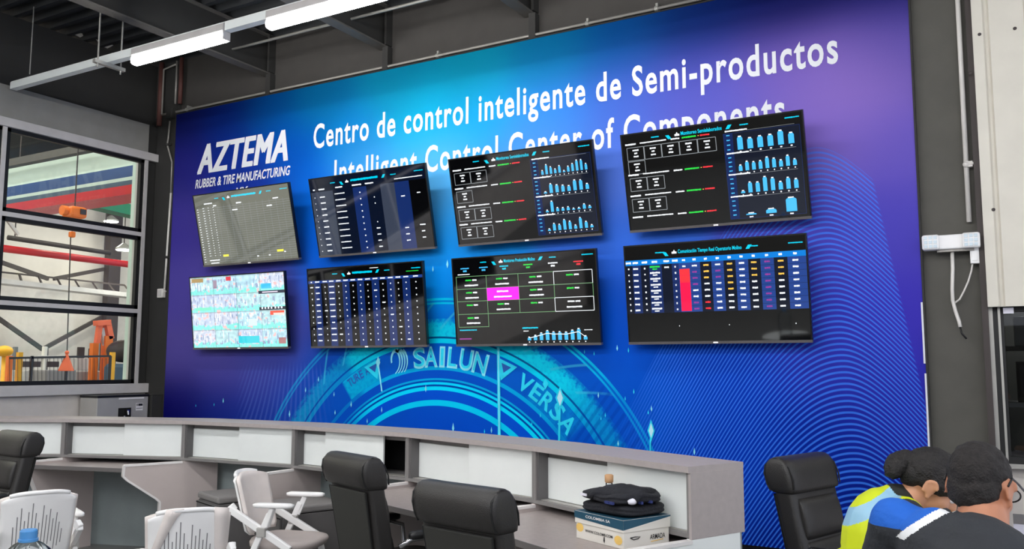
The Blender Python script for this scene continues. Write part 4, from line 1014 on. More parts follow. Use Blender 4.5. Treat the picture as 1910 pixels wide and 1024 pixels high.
exec_chair((-6.50, 3.52), -95, 'black leather chair cut off by the left edge of the photo')
c_ = exec_chair((-.70, 4.80), -18, 'black leather chair between the end of the counter and the seated people'); c_.scale = (1.03, 1.03, 1.015)
# ------------------------------------------------------------------ white training chairs
def white_chair(loc, deg, label, h=.90, arms=True, first={}):
    if h in first:
        c = copy_tree(first[h]); c.location = (*loc, 0); c.rotation_euler = (0, 0, R(deg - 90)); c['label'] = label; return c
    t = thing('training_chair', label, 'chair', (*loc, 0), R(deg - 90), 'white plastic training chairs')
    zb = .50
    def bp(u, v, dd=0.):      # u -1..1 across, v 0..1 up
        wd = .172 + .018 * v; z = zb + (h - zb) * v
        y = -.21 - .10 * v + .045 * u * u + dd
        return (u * wd, y, z)
    def sheet(mb, us, vs_, d0, d1, mi=0, edge=True):
        nu, nv = len(us), len(vs_); A = [bp(u, v, d0) for v in vs_ for u in us]; B = [bp(u, v, d1) for v in vs_ for u in us]; n = len(A)
        F = [(j * nu + i, j * nu + i + 1, (j + 1) * nu + i + 1, (j + 1) * nu + i) for j in range(nv - 1) for i in range(nu - 1)]
        G_ = [tuple(n + q for q in reversed(f)) for f in F]
        for i in range(nu - 1): G_ += [(i, n + i, n + i + 1, i + 1), ((nv - 1) * nu + i + 1, (nv - 1) * nu + i + 1 + n, (nv - 1) * nu + i + n, (nv - 1) * nu + i)]
        for j in range(nv - 1): G_ += [(j * nu, (j + 1) * nu, (j + 1) * nu + n, j * nu + n), (j * nu + nu - 1, j * nu + nu - 1 + n, (j + 1) * nu + nu - 1 + n, (j + 1) * nu + nu - 1)]
        mb.add(A + B, F + G_, mi)
    us = [i / 10 - 1 for i in range(21)]; vs_ = [j / 12 for j in range(13)]
    # rounded shell outline: squeeze the top and bottom corners
    mb = MB(); sheet(mb, us, vs_, -.008, .008)
    def rnd(v):
        x, y, z = v; q = (z - zb) / (h - zb); k = 1.
        if q > .9: k = math.sqrt(max(0., 1 - ((q - .9) / .1) ** 2 * .55)); z -= .020 * (abs(x) / .2) ** 3
        if q < .1: k = math.sqrt(max(0., 1 - ((.1 - q) / .1) ** 2 * .5))
        return (x * k, y, z)
    mb.v = [rnd(v) for v in mb.v]
    sh = mb.build('back_shell', M['plast'], t, smooth=True)
    # rim curling backwards along the top
    MB().tube([rnd(bp(u * 1.0, .985, -.006)) for u in us], .012, 8).build('top_rim', M['plast'], sh, smooth=True)
    mb = MB()
    for k in range(15):
        u = -.68 + k * .097; lo = .16 + .04 * ((k * 5) % 4); hi = (.52, .66, .78, .60, .72, .84, .70, .56, .80, .66, .74, .60, .68, .54, .44)[k]
        a = [bp(u + .012 * q, lo + (hi - lo) * j / 6, -.0095) for j in range(7) for q in (-1, 1)]
        mb.add(a, [(2 * j, 2 * j + 1, 2 * j + 3, 2 * j + 2) for j in range(6)])
    mb.build('vent_slots', M['slot'], sh)
    # front pad of beige mesh, wider than the shell at the sides
    mb = MB(); us2 = [u * 1.07 for u in us]; vs2 = [.02 + .95 * j / 12 for j in range(13)]
    sheet(mb, us2, vs2, .012, .042); mb.v = [rnd(v) for v in mb.v]
    mb.build('back_pad', M['mesh'], t, smooth=True)
    mb = MB(); mb.loft([((0, .05, .425), .19, .20), ((0, .05, .432), .215, .225), ((0, .055, .46), .22, .232), ((0, .055, .475), .21, .225), ((0, .05, .483), .17, .19)], 3.4, 40)
    mb.v = [(x, y, z + .03 * max(0, -(y - .05)) - .05 * max(0, y - .16)) for x, y, z in mb.v]
    mb.build('seat', M['seat'], t, smooth=True)
    for s in (-1, 1):
        fr = MB()
        fr.bar((s * .215, -.27, .68), (s * .235, .16, .44), .03, .045).bar((s * .235, .16, .44), (s * .24, .26, .03), .03, .04).bar((s * .235, .02, .66), (s * .24, -.26, .03), .03, .04)
        fr.bar((s * .20, -.235, .70), (s * .213, -.27, .67), .03, .045)
        f_ = fr.build('side_frame', M['plast'], t, bevel=.006)
        MB().box((s * .237, -.03, .545), (.045, .06, .06)).build('hinge_block', M['machine'], f_, bevel=.006)
        a = MB().bar((s * .235, .0, .58), (s * .25, .045, .70), .032, .035); a.build('arm_post', M['plast'], t, bevel=.006)
        mb = MB(); mb.loft([((s * .25, .05, .70), .024, .115), ((s * .25, .05, .706), .030, .135), ((s * .25, .05, .722), .030, .135), ((s * .25, .05, .728), .022, .115)], 5, 24)
        mb.build('arm_pad', M['plast'], t, smooth=True)
        for y in (.265, -.265): MB().tube([(s * .255, y, .024), (s * .22, y, .024)], .024, 12).build('castor', M['machine'], f_)
    MB().bar((-.235, .12, .40), (.235, .12, .40), .03, .03).bar((-.238, -.16, .22), (.238, -.16, .22), .025, .025).build('cross_bar', M['plast'], t)
    first[h] = t; return t
white_chair((-4.22, 4.30), 20, 'white armchair with a beige back turned to the right, left of the tall black chair')
white_chair((-4.99, 3.05), 158, 'white slotted chair back at the bottom left, behind the water bottle')
W3 = white_chair((-3.76, 3.14), 142, 'white slotted chair back with beige side bands at the bottom edge, below the white armchair')
def rear(u, v, h=.90, zb=.50):
    return (u * (.172 + .018 * v), -.21 - .10 * v + .045 * u * u - .0125, zb + (h - zb) * v)
mb = MB()
L_ = [rear(-.55 - .45 * k / 8, 1.0 - .62 * k / 8) for k in range(9)]; L2 = [rear(-.12 - .86 * (k / 8) ** .8, 1.005 - .82 * k / 8) for k in range(9)]
mb.add(L_ + L2, [(k, k + 1, k + 10, k + 9) for k in range(8)])
mb.add([rear(.62 + .02 * k, 1.0 - .12 * k) for k in range(8)] + [rear(1.0, .97 - .12 * k) for k in range(8)], [(k, k + 1, k + 9, k + 8) for k in range(7)])
for ch in W3.children:
    if ch.name.startswith('arm_'): ch.location.z = -.13        # its arms are folded down
o = mb.build('side_band', M['mesh'], W3, smooth=True); so = o.modifiers.new('s', 'SOLIDIFY'); so.thickness = .006; so.offset = 0; props(o, 'beige fabric bands')
# ------------------------------------------------------------------ bottle on a small table at the left
bx, by_ = -2.53, 1.545
t = thing('side_table', 'round white side table below the frame, carrying the clear bottle', 'table', (bx, by_, 0))
MB().lathe([(.30, .735), (.305, .74), (.305, .755), (.30, .76)], seg=40).build('tabletop', M['white'], t)
MB().lathe([(.03, .03), (.03, .735)], seg=16).build('column', M['steel'], t); MB().lathe([(.22, 0), (.22, .015), (.04, .035)], seg=32).build('base', M['steel'], t)
t = thing('water_bottle', 'clear plastic water jug with a blue screw cap at the bottom left corner', 'bottle', (bx, by_, .76))
MB().lathe([(.07, 0), (.082, .01), (.082, .235), (.078, .265), (.062, .295), (.040, .315), (.021, .325), (.021, .345)], seg=32).build('body', G['pet'], t, smooth=True)
MB().lathe([(.024, .322), (.027, .324), (.027, .331), (.0235, .332), (.0235, .353), (.021, .357)], seg=28).build('cap', M['capblue'], t)
MB().tube([(.024 * math.cos(a / 8), .024 * math.sin(a / 8), .343 + .0) for a in range(10, 26)], .0022, 6).build('cap_ring', G['pet'], t)
# ------------------------------------------------------------------ people
def blob(name, mb, mats, parent, voxel=.008, smooth=6, loc=None):
    o = mb.build(name, mats, parent)
    r = o.modifiers.new('r', 'REMESH'); r.mode = 'VOXEL'; r.voxel_size = voxel; r.use_smooth_shade = True
    if smooth:
        s = o.modifiers.new('s', 'SMOOTH'); s.iterations = smooth; s.factor = .5
    bake(o); o.data.materials.clear()
    for m in (mats if isinstance(mats, (list, tuple)) else [mats]): o.data.materials.append(m)
    o.data.polygons.foreach_set('use_smooth', [True] * len(o.data.polygons))
    o.data.polygons.foreach_set('material_index', [0] * len(o.data.polygons))
    return o
def paint(o, fn):
    for p in o.data.polygons: p.material_index = fn(p.center, p.normal)
    return o
def head_parts(mb, H):
    """skull, face, nose, ears, lips in the head frame H (facing +y)"""
    def el(c, r): mb.ball(H @ Vector(c), r, 20, 14, 0, H.to_3x3())
    el((0, -.012, .022), (.073, .092, .094)); el((0, .036, -.03), (.056, .056, .084)); el((0, .052, -.085), (.034, .034, .028))
    el((.035, .052, -.035), (.026, .028, .03)); el((-.035, .052, -.035), (.026, .028, .03)); el((0, .068, .022), (.05, .018, .014))
    for s in (-1, 1):
        el((s * .076, -.008, -.010), (.009, .017, .029)); el((s * .077, -.004, -.038), (.008, .010, .010))
        mb.tube([H @ Vector((s * (.080 + .010 * (1 - math.cos(a)) * .5), -.012 - .021 * math.cos(a + .3), -.008 + .030 * math.sin(a + .3))) for a in [k * .35 - 1.2 for k in range(12)]], .0052, 8)
    mb.cap(H @ Vector((0, .086, .012)), H @ Vector((0, .104, -.030)), .009, .014); mb.ball(H @ Vector((0, .092, -.036)), (.018, .012, .009), 12, 8)
    el((0, .084, -.066), (.024, .010, .007)); el((0, .082, -.076), (.022, .010, .007))
def eyes(H, parent):
    for s in (-1, 1):
        e = MB().ball(H @ Vector((s * .031, .076, -.002)), .0125, 14, 10).build('eye', M['paper'], parent, smooth=True)
        MB().ball(H @ Vector((s * .031, .0845, -.003)), .006, 10, 8).build('iris', M['machined'], e, smooth=True)
def hand_parts(mb, wr, d, side, palm_n):
    """palm, four bent fingers and a thumb; d along the hand, palm_n out of the back of the hand"""
    d = Vector(d).normalized(); n = Vector(palm_n); n = (n - d * n.dot(d)).normalized(); x = d.cross(n) * side; w0 = Vector(wr)
    for k, q in enumerate((-.027, -.009, .009, .027)): mb.cap(w0 + x * q * .7 + d * .01, w0 + x * q + d * .085, .015, .0115)
    for k, (q, l) in enumerate(((-.028, .062), (-.0095, .074), (.0095, .078), (.028, .070))):
        a = w0 + x * q + d * .088; b = a + (d * .9 - n * .35 + x * q * 2).normalized() * l * .45; c = b + (d * .6 - n * .75).normalized() * l * .33; e = c + (d * .25 - n * .95).normalized() * l * .27
        mb.cap(a, b, .0095, .0088).cap(b, c, .0088, .008).cap(c, e, .008, .0068)
    a = w0 + x * .022 + d * .022; b = a + (x * .8 + d * .7 - n * .2).normalized() * .042; c = b + (x * .25 + d * .95 - n * .3).normalized() * .03
    mb.cap(a, b, .015, .011).cap(b, c, .011, .0085)
def HM(c, pitch=0., yaw=0., roll=0.):
    return Matrix.Translation(Vector(c)) @ Euler((R(pitch), R(roll), R(yaw)), 'XYZ').to_matrix().to_4x4()
def puff(o, fn):
    vs = o.data.vertices; N = [v.normal.copy() for v in vs]; P = [v.co.copy() for v in vs]; out = []
    for p, n in zip(P, N): out += list(p + n * fn(p))
    vs.foreach_set('co', out); o.data.update()
def hair_noise(o, amp, f, seed):
    puff(o, lambda c: amp * noise.noise(c * f + Vector((seed, 0, 0))))
# --- the man in the charcoal jacket, seen from behind
pm_ = on_y(1802, 905, 2.74)
man = thing('person', 'person in a charcoal jacket with a blue and white shoulder, seen from behind, wearing glasses', 'person', (pm_.x, 2.74 - .17, 0), R(-16))
Hd = HM((-.012, .175, 1.270), -14, -6)
sh = {-1: Vector((-.20, .07, 1.158)), 1: Vector((.18, .12, 1.08))}
el_ = {-1: Vector((-.34, .20, .93)), 1: Vector((.33, .26, .90))}; wr = {-1: Vector((-.17, .455, .80)), 1: Vector((.16, .50, .80))}
hp = {s: Vector((s * .095, -.06, .56)) for s in (-1, 1)}; kn = {s: Vector((s * .13, .36, .545)) for s in (-1, 1)}; an = {s: Vector((s * .13, .36, .10)) for s in (-1, 1)}
mb = MB(); head_parts(mb, Hd)
mb.cap((0, .115, 1.12), (.0, .165, 1.225), .066, .058).cap((0, .12, 1.14), (0, .13, 1.2), .07, .062)
mb.ball((0, .06, 1.0), (.16, .115, .20)).ball((0, -.02, .72), (.15, .115, .20)).ball((0, -.06, .58), (.165, .125, .11))
for s in (-1, 1):
    mb.cap((0, .09, 1.10), sh[s], .07, .058).cap(sh[s], el_[s], .052, .042).cap(el_[s], wr[s], .040, .026)
    hand_parts(mb, wr[s], (-s * .5, .85, -.02), s, (0, 0, 1))
    mb.cap(hp[s], kn[s], .085, .058).cap(kn[s], an[s], .056, .038).cap(an[s] + Vector((0, -.03, -.055)), an[s] + Vector((0, .15, -.065)), .036, .03)
body = blob('body', mb, M['skinb'], man, .006, 5)
eyes(Hd, man)
mb = MB(); Q = Hd.to_3x3()
for c, r in (((0, -.018, .034), (.077, .092, .088)), ((0, -.048, -.012), (.068, .054, .062)), ((0, .02, .066), (.055, .055, .042)), ((0, -.054, -.034), (.056, .040, .04))):
    mb.ball(Hd @ Vector(c), r, 24, 16, 0, Q)
hr = blob('hair', mb, M['hairg'], man, .006, 3); hair_noise(hr, .004, 60, 3.)
# jacket
mb = MB()
mb.ball((0, .055, 1.0), (.195, .145, .22)).ball((0, -.02, .74), (.18, .145, .22)).ball((0, -.06, .60), (.19, .15, .10)).cap((-.03, .07, 1.08), (-.035, .10, 1.145), .085, .066)
mb.ball((-.09, .045, 1.11), (.10, .10, .11)).ball((.09, .075, 1.02), (.10, .10, .11))
for s in (-1, 1): mb.cap((0, .07, 1.095), sh[s], .080, .072).cap(sh[s], el_[s], .072, .058).cap(el_[s], wr[s] - (wr[s] - el_[s]).normalized() * .01, .060, .040)
jk = blob('jacket', mb, [M['jacket'], M['jblue'], M['jwhite']], man, .0042, 14)
puff(jk, lambda c: .006 * noise.noise(Vector((c.x * 9, c.y * 9, c.z * 5))) + .004 * noise.noise(c * 22))
def jf(c, n):
    # blue yoke over the left shoulder, edged by a white band that runs down from the neck
    if c.z < 1.12 or c.x > .02: return 0
    line = (c.z - 1.222) - (c.x + .055) * .80         # white band falls outwards across the back
    if abs(line) < .0135 and c.z > 1.135: return 2
    if line > 0 and c.z > 1.158: return 1
    return 0
paint(jk, jf)
mb = MB(); mb.tube([(-.078, .09, 1.20), (-.062, .055, 1.20), (-.01, .04, 1.18), (.045, .05, 1.15), (.080, .09, 1.12), (.085, .15, 1.10), (.04, .20, 1.09)], .015, 10)
mb.build('jacket_collar', M['jacket'], jk, smooth=True)
mb = MB()
mb.ball((0, -.06, .58), (.178, .14, .115))
for s in (-1, 1): mb.cap(hp[s], kn[s], .095, .068).cap(kn[s], an[s] + Vector((0, 0, -.02)), .066, .052)
blob('trousers', mb, M['pants'], man, .01, 6)
mb = MB()
for s in (-1, 1): mb.cap(an[s] + Vector((0, -.035, -.05)), an[s] + Vector((0, .16, -.06)), .045, .038)
blob('shoes', mb, M['black'], man, .008, 3)
g = MB()
for s in (-1, 1):
    g.tube([Hd @ Vector(p) for p in ((s * .084, -.036, .004), (s * .086, -.018, .028), (s * .083, .03, .020), (s * .070, .100, .012))], .0028, 8)
    g.tube([Hd @ Vector((s * .036 + .027 * math.cos(a), .104 - .006 * abs(s * .036 + .03 * math.cos(a)) / .06, -.004 + .018 * math.sin(a))) for a in [k * math.pi / 9 for k in range(19)]], .0022, 8)
g.tube([Hd @ Vector((-.008, .106, .004)), Hd @ Vector((.008, .106, .004))], .0022, 8)
gl = g.build('glasses', M['black'], man, smooth=True)
for s in (-1, 1): MB().add([Hd @ Vector((s * .036 + .026 * math.cos(a), .1035, -.004 + .017 * math.sin(a))) for a in [k * math.pi / 8 for k in range(16)]], [tuple(range(16))]).build('lens', G['lens'], gl)
def stool(x, y, rz, label):
    t = thing('stool', label, 'stool', (x, y, 0), rz)
    MB().lathe([(.15, .40), (.18, .41), (.185, .43), (.16, .445)], seg=32).build('seat', M['black'], t, smooth=True)
    MB().lathe([(.025, .04), (.025, .405)], seg=14).build('column', M['chrome'], t); MB().lathe([(.22, 0), (.22, .02), (.03, .05)], seg=28).build('base', M['chrome'], t)
stool(man.location.x - .02, man.location.y - .08, 0, 'black round stool under the person in the charcoal jacket')
# --- the person in the yellow vest, bowed over the table
pw_ = on_y(1736, 893, 3.44)
wo = thing('person', 'person in a yellow safety vest bowing over the table, dark hair tied back', 'person', (pw_.x, 3.44, 0), R(-74))
Hw = HM((0, .0, 1.185), -36, -4, 6)
shw = {-1: Vector((-.15, -.10, 1.10)), 1: Vector((.15, -.105, 1.095))}
elw = {-1: Vector((-.23, .08, .86)), 1: Vector((.23, .02, .84))}; wrw = {-1: Vector((-.10, .30, .80)), 1: Vector((.10, .28, .80))}
hpw = {s: Vector((s * .09, -.34, .56)) for s in (-1, 1)}; knw = {s: Vector((s * .12, .07, .55)) for s in (-1, 1)}; anw = {s: Vector((s * .12, .06, .10)) for s in (-1, 1)}
mb = MB(); head_parts(mb, Hw)
mb.cap((0, -.12, 1.09), (0, -.035, 1.16), .058, .052)
mb.ball((0, -.17, .98), (.135, .12, .17)).ball((0, -.27, .76), (.125, .11, .18)).ball((0, -.34, .59), (.16, .125, .11))
for s in (-1, 1):
    mb.cap((0, -.13, 1.08), shw[s], .055, .048).cap(shw[s], elw[s], .044, .036).cap(elw[s], wrw[s], .034, .023)
    hand_parts(mb, wrw[s], (-s * .4, .9, -.03), s, (0, 0, 1))
    mb.cap(hpw[s], knw[s], .08, .054).cap(knw[s], anw[s], .052, .035).cap(anw[s] + Vector((0, -.03, -.055)), anw[s] + Vector((0, .14, -.065)), .034, .028)
blob('body', mb, M['skin'], wo, .006, 5); eyes(Hw, wo)
mb = MB(); Q = Hw.to_3x3()
for c, r in (((0, -.018, .034), (.082, .100, .090)), ((0, -.06, .0), (.068, .055, .058)), ((.045, .035, .05), (.04, .05, .05)), ((-.045, .035, .05), (.04, .05, .05)), ((0, -.115, .015), (.038, .036, .042)), ((.066, .01, .02), (.018, .045, .035)), ((-.066, .01, .02), (.018, .045, .035))):
    mb.ball(Hw @ Vector(c), r, 24, 16, 0, Q)
hr = blob('hair', mb, M['hair'], wo, .006, 3); hair_noise(hr, .004, 50, 8.)
bun = MB().ball(Hw @ Vector((0, -.125, -.012)), (.052, .040, .052), 20, 14, 0, Q)
bun.ball(Hw @ Vector((.03, -.13, -.03)), (.03, .03, .036), 16, 10, 0, Q)
bn = blob('hair_bun', bun, M['hair'], wo, .006, 2); hair_noise(bn, .006, 70, 2.)
MB().tube([Hw @ Vector((.03 * math.cos(a), -.118, .0 + .032 * math.sin(a))) for a in [k * math.pi / 8 for k in range(17)]], .006, 8).build('hair_tie', M['jblue'], wo, smooth=True)
mb = MB()
mb.ball((0, -.155, .96), (.140, .115, .17)).ball((0, -.27, .76), (.13, .115, .18)).cap((0, -.15, 1.02), (0, -.115, 1.09), .085, .065)
for s in (-1, 1): mb.cap((0, -.13, 1.07), shw[s], .062, .056).cap(shw[s], elw[s], .056, .048).cap(elw[s], wrw[s] - (wrw[s] - elw[s]).normalized() * .01, .048, .034)
blob('shirt', mb, M['pants'], wo, .008, 6)
mb = MB()
mb.ball((0, -.155, .965), (.172, .156, .205)).ball((0, -.28, .75), (.165, .145, .20)).cap((0, -.155, 1.02), (0, -.118, 1.10), .105, .084)
for s in (-1, 1): mb.cap((0, -.13, 1.07), shw[s] * .8 + Vector((0, -.13, 1.07)) * .2, .074, .066)
vs_ = blob('safety_vest', mb, [M['vest'], M['vestd'], M['reflec']], wo, .0042, 14)
def vf(c, n):
    ax = abs(c.x)
    if .142 < ax < .156 and c.z > .80: return 1
    if (c - Vector((0, -.055, 1.135))).length < .098: return 1
    if abs((c.z - 1.06) * .75 + (c.y + .29) * -.45) < .018 and c.y < -.12 and ax < .125: return 2
    if .66 < c.z < .71: return 2
    return 0
paint(vs_, vf)
mb = MB(); mb.ball((0, -.34, .59), (.172, .14, .12))
for s in (-1, 1): mb.cap(hpw[s], knw[s], .09, .064).cap(knw[s], anw[s] + Vector((0, 0, -.02)), .062, .05)
blob('trousers', mb, M['pants'], wo, .01, 6)
mb = MB()
for s in (-1, 1): mb.cap(anw[s] + Vector((0, -.035, -.05)), anw[s] + Vector((0, .15, -.06)), .042, .036)
blob('shoes', mb, M['black'], wo, .008, 3)
q = wo.matrix_basis @ Vector((0, -.38, 0)); stool(q.x, q.y, 0, 'black round stool under the person in the yellow vest')
# --- their table with papers
t = thing('meeting_table', 'long white table at which the two seated people work, at the right edge', 'table', (.78, 4.25, 0))
MB().b2(-.80, .80, -1.28, 1.28, .725, .75).build('tabletop', M['table'], t, bevel=.004)
for sx in (-.72, .72):
    for sy in (-1.2, 1.2): MB().b2(sx - .03, sx + .03, sy - .03, sy + .03, 0, .725).build('leg', M['steel'], t)
MB().b2(-.80, .80, 1.26, 1.285, .75, .80).build('rear_ledge', M['carcd'], t)
# ------------------------------------------------------------------ the factory hall beyond the left window wall
struct('wall_factory_floor', MB().b2(-30, -9.05, -14, 24, -.1, 0), M['hallfloor'])
struct('wall_factory_far', MB().b2(-20.3, -20, -14, 24, 0, 9, 0).b2(-20, -19.97, -14, 24, 0, 3.4, 1).b2(-20, -19.96, -14, 24, 6.0, 9, 2), [M['hallwall'], M['lowwall'], M['dark']])
struct('wall_factory_roof', MB().b2(-30, -9.3, -14, 24, 9, 9.1), M['dark'])
# striped fascia running away along the back wall line
yf = 8.2
def zf(px, py): return on_y(px, py, yf).z
zs = [zf(100, 383), zf(100, 367), zf(100, 359), zf(100, 353), zf(100, 334)]
z6 = zf(70, 300)
mb = MB(); x0, x1 = -19.9, on_y(246, 340, yf).x
for k, (a, b) in enumerate(zip(zs, zs[1:] + [z6])): mb.b2(x0, x1, yf, yf + .5, a, b, k)
struct('wall_factory_fascia', mb, [M['red'], M['slate'], M['hallpale'], M['blue'], M['hallpale']])
p = on_y(40, 303, yf - .3)
props(MB().b2(-19.8, -9.4, yf - .3, yf - .18, p.z - .02, p.z + .10).build('roof_beam', M['beamgrey']), 'pale roof beam above the striped fascia seen through the top window pane', 'beam')
# columns at the window jamb and far wall
props(MB().b2(-10.6, -10.4, on_x(252, 400, -10.5).y, on_x(252, 400, -10.5).y + .12, 0, 7).build('hall_column', M['hallpale']), 'pale hall column just behind the right window jamb', 'column')
def onb(name, label, cat, px0, py0, px1, py1, X, m, th, dep=.15, group=None):
    a, b = on_x(px0, py0, X), on_x(px1, py1, X)
    return props(MB().bar(a, b, dep, th).build(name, m), label, cat, group)
def hung(name, label, cat, px0, py0, px1, py1, X, m, th, dep, rnd=False):
    a, b = on_x(px0, py0, X), on_x(px1, py1, X); t = thing(name, label, cat, a)
    (MB().tube([(0, 0, 0), b - a], th, 14) if rnd else MB().bar((0, 0, 0), b - a, dep, th)).build('span', m, t, smooth=rnd)
    for f in (.06, .94): q = (b - a) * f; MB().tube([q, (q.x, q.y, 9 - a.z)], .012, 6).build('hanger', M['machined'], t)
hung('crane_girder', 'green crane girder seen through the top window pane', 'girder', 148, 372, 262, 399, -14, M['green'], .20, .3)
props(MB().tube([on_x(-60, 455, -15), on_x(262, 496, -15)], .065, 16).build('red_pipe', M['red'], smooth=True), 'long glossy red pipe crossing the middle window pane', 'pipe')
hung('red_girder', 'short red girder above the green one in the top window pane', 'girder', 195, 374, 262, 362, -15.5, M['red'], .14, .15)
hung('dark_pipe', 'dark pipe above the red pipe in the hall', 'pipe', 15, 443, 205, 472, -17, M['machined'], .05, 0, True)
t = thing('cable_bridge', 'white cable bridge with a dark handrail behind the red pipe', 'walkway', on_x(120, 540, -18))
def lc(v, t): return v - t.location
a, b = on_x(-40, 521, -18), on_x(262, 554, -18)
MB().bar(lc(a, t), lc(b, t), .4, .10).build('deck_beam', M['frame'], t)
a2, b2_ = on_x(-40, 503, -18.1), on_x(232, 532, -18.1)
MB().bar(lc(a2, t), lc(b2_, t), .04, .035).build('handrail', M['machined'], t)
for k in range(9):
    f = k / 8; MB().bar(lc(a + (b - a) * f * .95, t), lc(a2 + (b2_ - a2) * f, t), .035, .035).build('baluster', M['machined'], t)
onb('roof_tie', 'pale steel tie in the upper left of the middle pane', 'brace', 12, 408, 34, 438, -16, M['frame'], .05, .05)
for (x0_, y0_, x1_, y1_, lb) in ((-30, 575, 80, 652, 'dark diagonal wall brace falling to the right in the lowest pane'), (78, 652, 200, 586, 'dark diagonal wall brace rising to the right in the lowest pane'), (-10, 485, 90, 520, 'dark diagonal brace falling to the right in the middle pane'), (100, 520, 205, 500, 'dark diagonal brace rising to the right in the middle pane')):
    onb('wall_brace', lb, 'brace', x0_, y0_, x1_, y1_, -19.6, M['machined'], .09, .08, 'wall braces of the hall')
a = on_x(205, 590, -19.5); props(MB().b2(-19.6, -19.4, a.y - .16, a.y + .16, 0, 8.9).build('hall_column', M['machined']), 'dark steel column where the hall wall braces meet', 'column')
# hoist
c = on_x(139, 397, -12)
t = thing('crane_hoist', 'orange electric hoist under the red band in the top window pane', 'hoist', c)
MB().box((0, 0, 0), (.26, .26, .17)).build('motor_body', M['orange'], t, bevel=.04)
MB().tube([(0, -.20, .01), (0, -.13, .01)], .075, 16).build('drum', M['orange'], t); MB().box((.135, .05, .01), (.02, .09, .08)).build('control_box', M['machined'], t)
MB().tube([(0, .0, .1), (0, 0, 8.95 - c.z)], .010, 8).build('suspension_rod', M['machined'], t); MB().tube([(0, -.02, -.1), (0, -.02, -.30)], .008, 8).build('chain', M['machined'], t)
MB().box((0, -.02, -.33), (.08, .08, .09)).build('hook_block', M['orange'], t, bevel=.02)
# hanging orange cone with its cable
c = on_x(124, 676, -12); top_ = on_x(132, 436, -12)
t = thing('hanging_cone', 'orange cone hanging on a thin cable in the lowest window pane', 'cone', c)
mb = MB().lathe([(.125, -.125), (.125, -.115), (.03, .10), (.02, .12)], seg=4); mb.build('cone_shell', M['orangec'], t)
MB().ball((0, 0, .145), .03, 10, 8).build('hook', M['orangec'], t); MB().tube([(0, 0, .15), top_ - c], .009, 6).build('cable', M['machined'], t)
# orange gantry
X = -14
t = thing('press_gantry', 'tall orange machine gantry at the right of the lowest window pane', 'machine', (X, on_x(195, 700, X).y, 0))
def lg(px, py, dx=0.): v = on_x(px, py, X + dx); return v - t.location
g0 = lg(176, 640); g1 = lg(200, 632)
MB().bar((g0.x, g0.y, 0), g0, .10, .11).build('rear_post', M['orange'], t); MB().bar((0, g1.y, 0), (0, g1.y, g1.z + .05), .12, .15).build('front_post', M['orange'], t)
MB().bar(lg(181, 640), lg(186, 604), .08, .08).bar(lg(205, 632), lg(199, 602), .12, .10).build('upper_arm', M['orangec'], t)
MB().bar(lg(178, 603), lg(203, 601), .14, .09).build('head_beam', M['orangec'], t); MB().bar(lg(190, 612), lg(196, 650), .05, .06).build('ram', M['frame'], t)
MB().box((0, lg(196, 712).y, .65), (.26, .22, 1.3)).build('base', M['orange'], t)
# fence and posts
X = -12
t = thing('safety_fence', 'black mesh safety fence in front of the machines in the lowest pane', 'fence', (X, on_x(110, 700, X).y, 0))
def lf(px, py): return on_x(px, py, X) - t.location
for a_, b_ in (((18, 668), (206, 664)), ((18, 716), (206, 712))): MB().bar(lf(*a_), lf(*b_), .03, .03).build('rail', M['black'], t)
mb = MB()
for k in range(26):
    a_ = lf(18 + k * 7.5, 668); b_ = lf(18 + k * 7.5, 716); mb.bar(a_, b_, .005, .005)
mb.build('mesh_wires', M['black'], t)
for px in (60, 125, 206): a_ = lf(px, 664); MB().bar((a_.x, a_.y, 0), a_, .03, .03).build('post', M['black'], t)
for px, top_y, m, lb in ((37, 657, 'yellow', 'yellow fence post at the left of the lowest window pane'), (210, 657, 'yellow', 'yellow fence post right of the orange gantry'), (18, 664, 'orange', 'orange post at the far left of the lowest window pane')):
    a_ = on_x(px, top_y, -12.2); props(MB().b2(a_.x - .032, a_.x + .032, a_.y - .032, a_.y + .032, 0, a_.z).build('bollard_post', M[m]), lb, 'post')
# machines along the far side
def machine(px, py, X, wd, dp, m, label, extra):
    a_ = on_x(px, py, X); t = thing('machine', label, 'machine', (X, a_.y, 0))
    MB().b2(-dp / 2, dp / 2, -wd / 2, wd / 2, 0, a_.z).build('housing', m, t, bevel=.02)
    for nm, bx_, mm in extra: MB().box((bx_[0], bx_[1], a_.z + bx_[2]), bx_[3:]).build(nm, mm, t, bevel=.01)
    return t
machine(58, 690, -14.9, .7, .8, M['machine'], 'grey conveyor housing with brown rollers behind the fence, at left', [('frame_post', (0, -.3, .15, .08, .06, .5), M['slot']), ('frame_post', (0, .25, .15, .08, .06, .5), M['slot']), ('roller', (.2, 0, .1, .12, .7, .1), M['machined'])])
machine(98, 690, -13.2, .5, .5, M['carc'], 'grey cabinet machine with slanted ribs behind the fence, in the middle', [('frame_post', (0, -.15, .12, .08, .05, .5), M['carton']), ('cross_beam', (0, 0, .2, .06, .5, .05), M['frame'])])
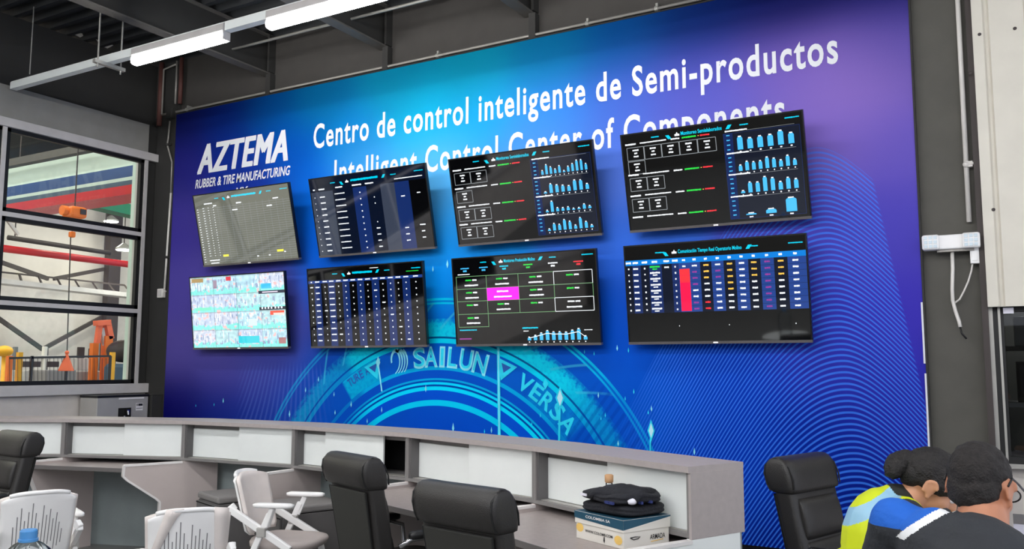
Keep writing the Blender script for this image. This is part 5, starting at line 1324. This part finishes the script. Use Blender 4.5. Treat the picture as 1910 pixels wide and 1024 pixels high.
machine(152, 692, -14.6, .75, .8, M['machine'], 'white and grey press table right of the orange cone', [('control_head', (0, 0, .12, .3, .36, .22), M['frame']), ('rib', (.1, -.1, .28, .06, .12, .3), M['machined']), ('rib', (.1, .12, .26, .06, .12, .3), M['machined'])])
c = on_x(230, 672, -13.5)
props(MB().ball((0, 0, 0), (.3, .28, .2), 16, 12).build('fabric_roll', M['machined'], loc=c + Vector((0, 0, .16)), smooth=True), 'dark brown roll lying on the blue one at the right window jamb', 'roll')
props(MB().lathe([(.3, -c.z), (.3, -.12), (.25, -.06)], seg=24).build('fabric_roll', M['slate'], loc=c), 'blue grey roll under the dark brown roll at the right window jamb', 'roll')
c = on_x(8, 655, -14); props(MB().ball((0, 0, 0), (.13, .13, .09), 16, 12).lathe([(.03, -c.z), (.03, -.05)], seg=12).build('signal_lamp', M['yellow'], loc=c, smooth=True), 'yellow round cap on a post at the left edge of the lowest window pane', 'lamp')
# hall lamps
def hall_lamp(c, label, r=.30, hang=1.4, first={}):
    if r not in first:
        t = thing('hall_lamp', label, 'lamp', c, group='round hall lamps')
        MB().lathe([(r, 0), (r, .2 * r), (.4 * r, .7 * r), (.17 * r, .85 * r)], seg=28).build('reflector', M['galv'], t)
        MB().lathe([(.9 * r, -.012), (.9 * r, -.002)], seg=28).build('lamp_disc', E['hall'], t)
        MB().tube([(0, 0, .8 * r), (0, 0, hang)], .012, 8).build('hanger', M['machined'], t)
        first[r] = t; return t
    d = copy_tree(first[r]); d.location = c; d['label'] = label; return d
hall_lamp(on_x(207, 413, -18.5), 'small lit hall lamp in the top window pane, right of the orange hoist', .17, 9 - on_x(207, 413, -18.5).z)
hall_lamp(on_x(231, 466, -17.5), 'small lit hall lamp in the middle window pane above the red pipe', .18, 9 - on_x(231, 466, -17.5).z)
for x_ in (-11.5, -15, -18.2):
    for y_ in (-9, -4.5, 0, 4, 7.2, 10.5, 14):
        if y_ > 7.5 and x_ < -18: continue
        hall_lamp((x_, y_, 7.6 if not (x_ == -11.5 and y_ == 7.2) else 7.4), 'round hall lamp high under the factory roof, out of sight')
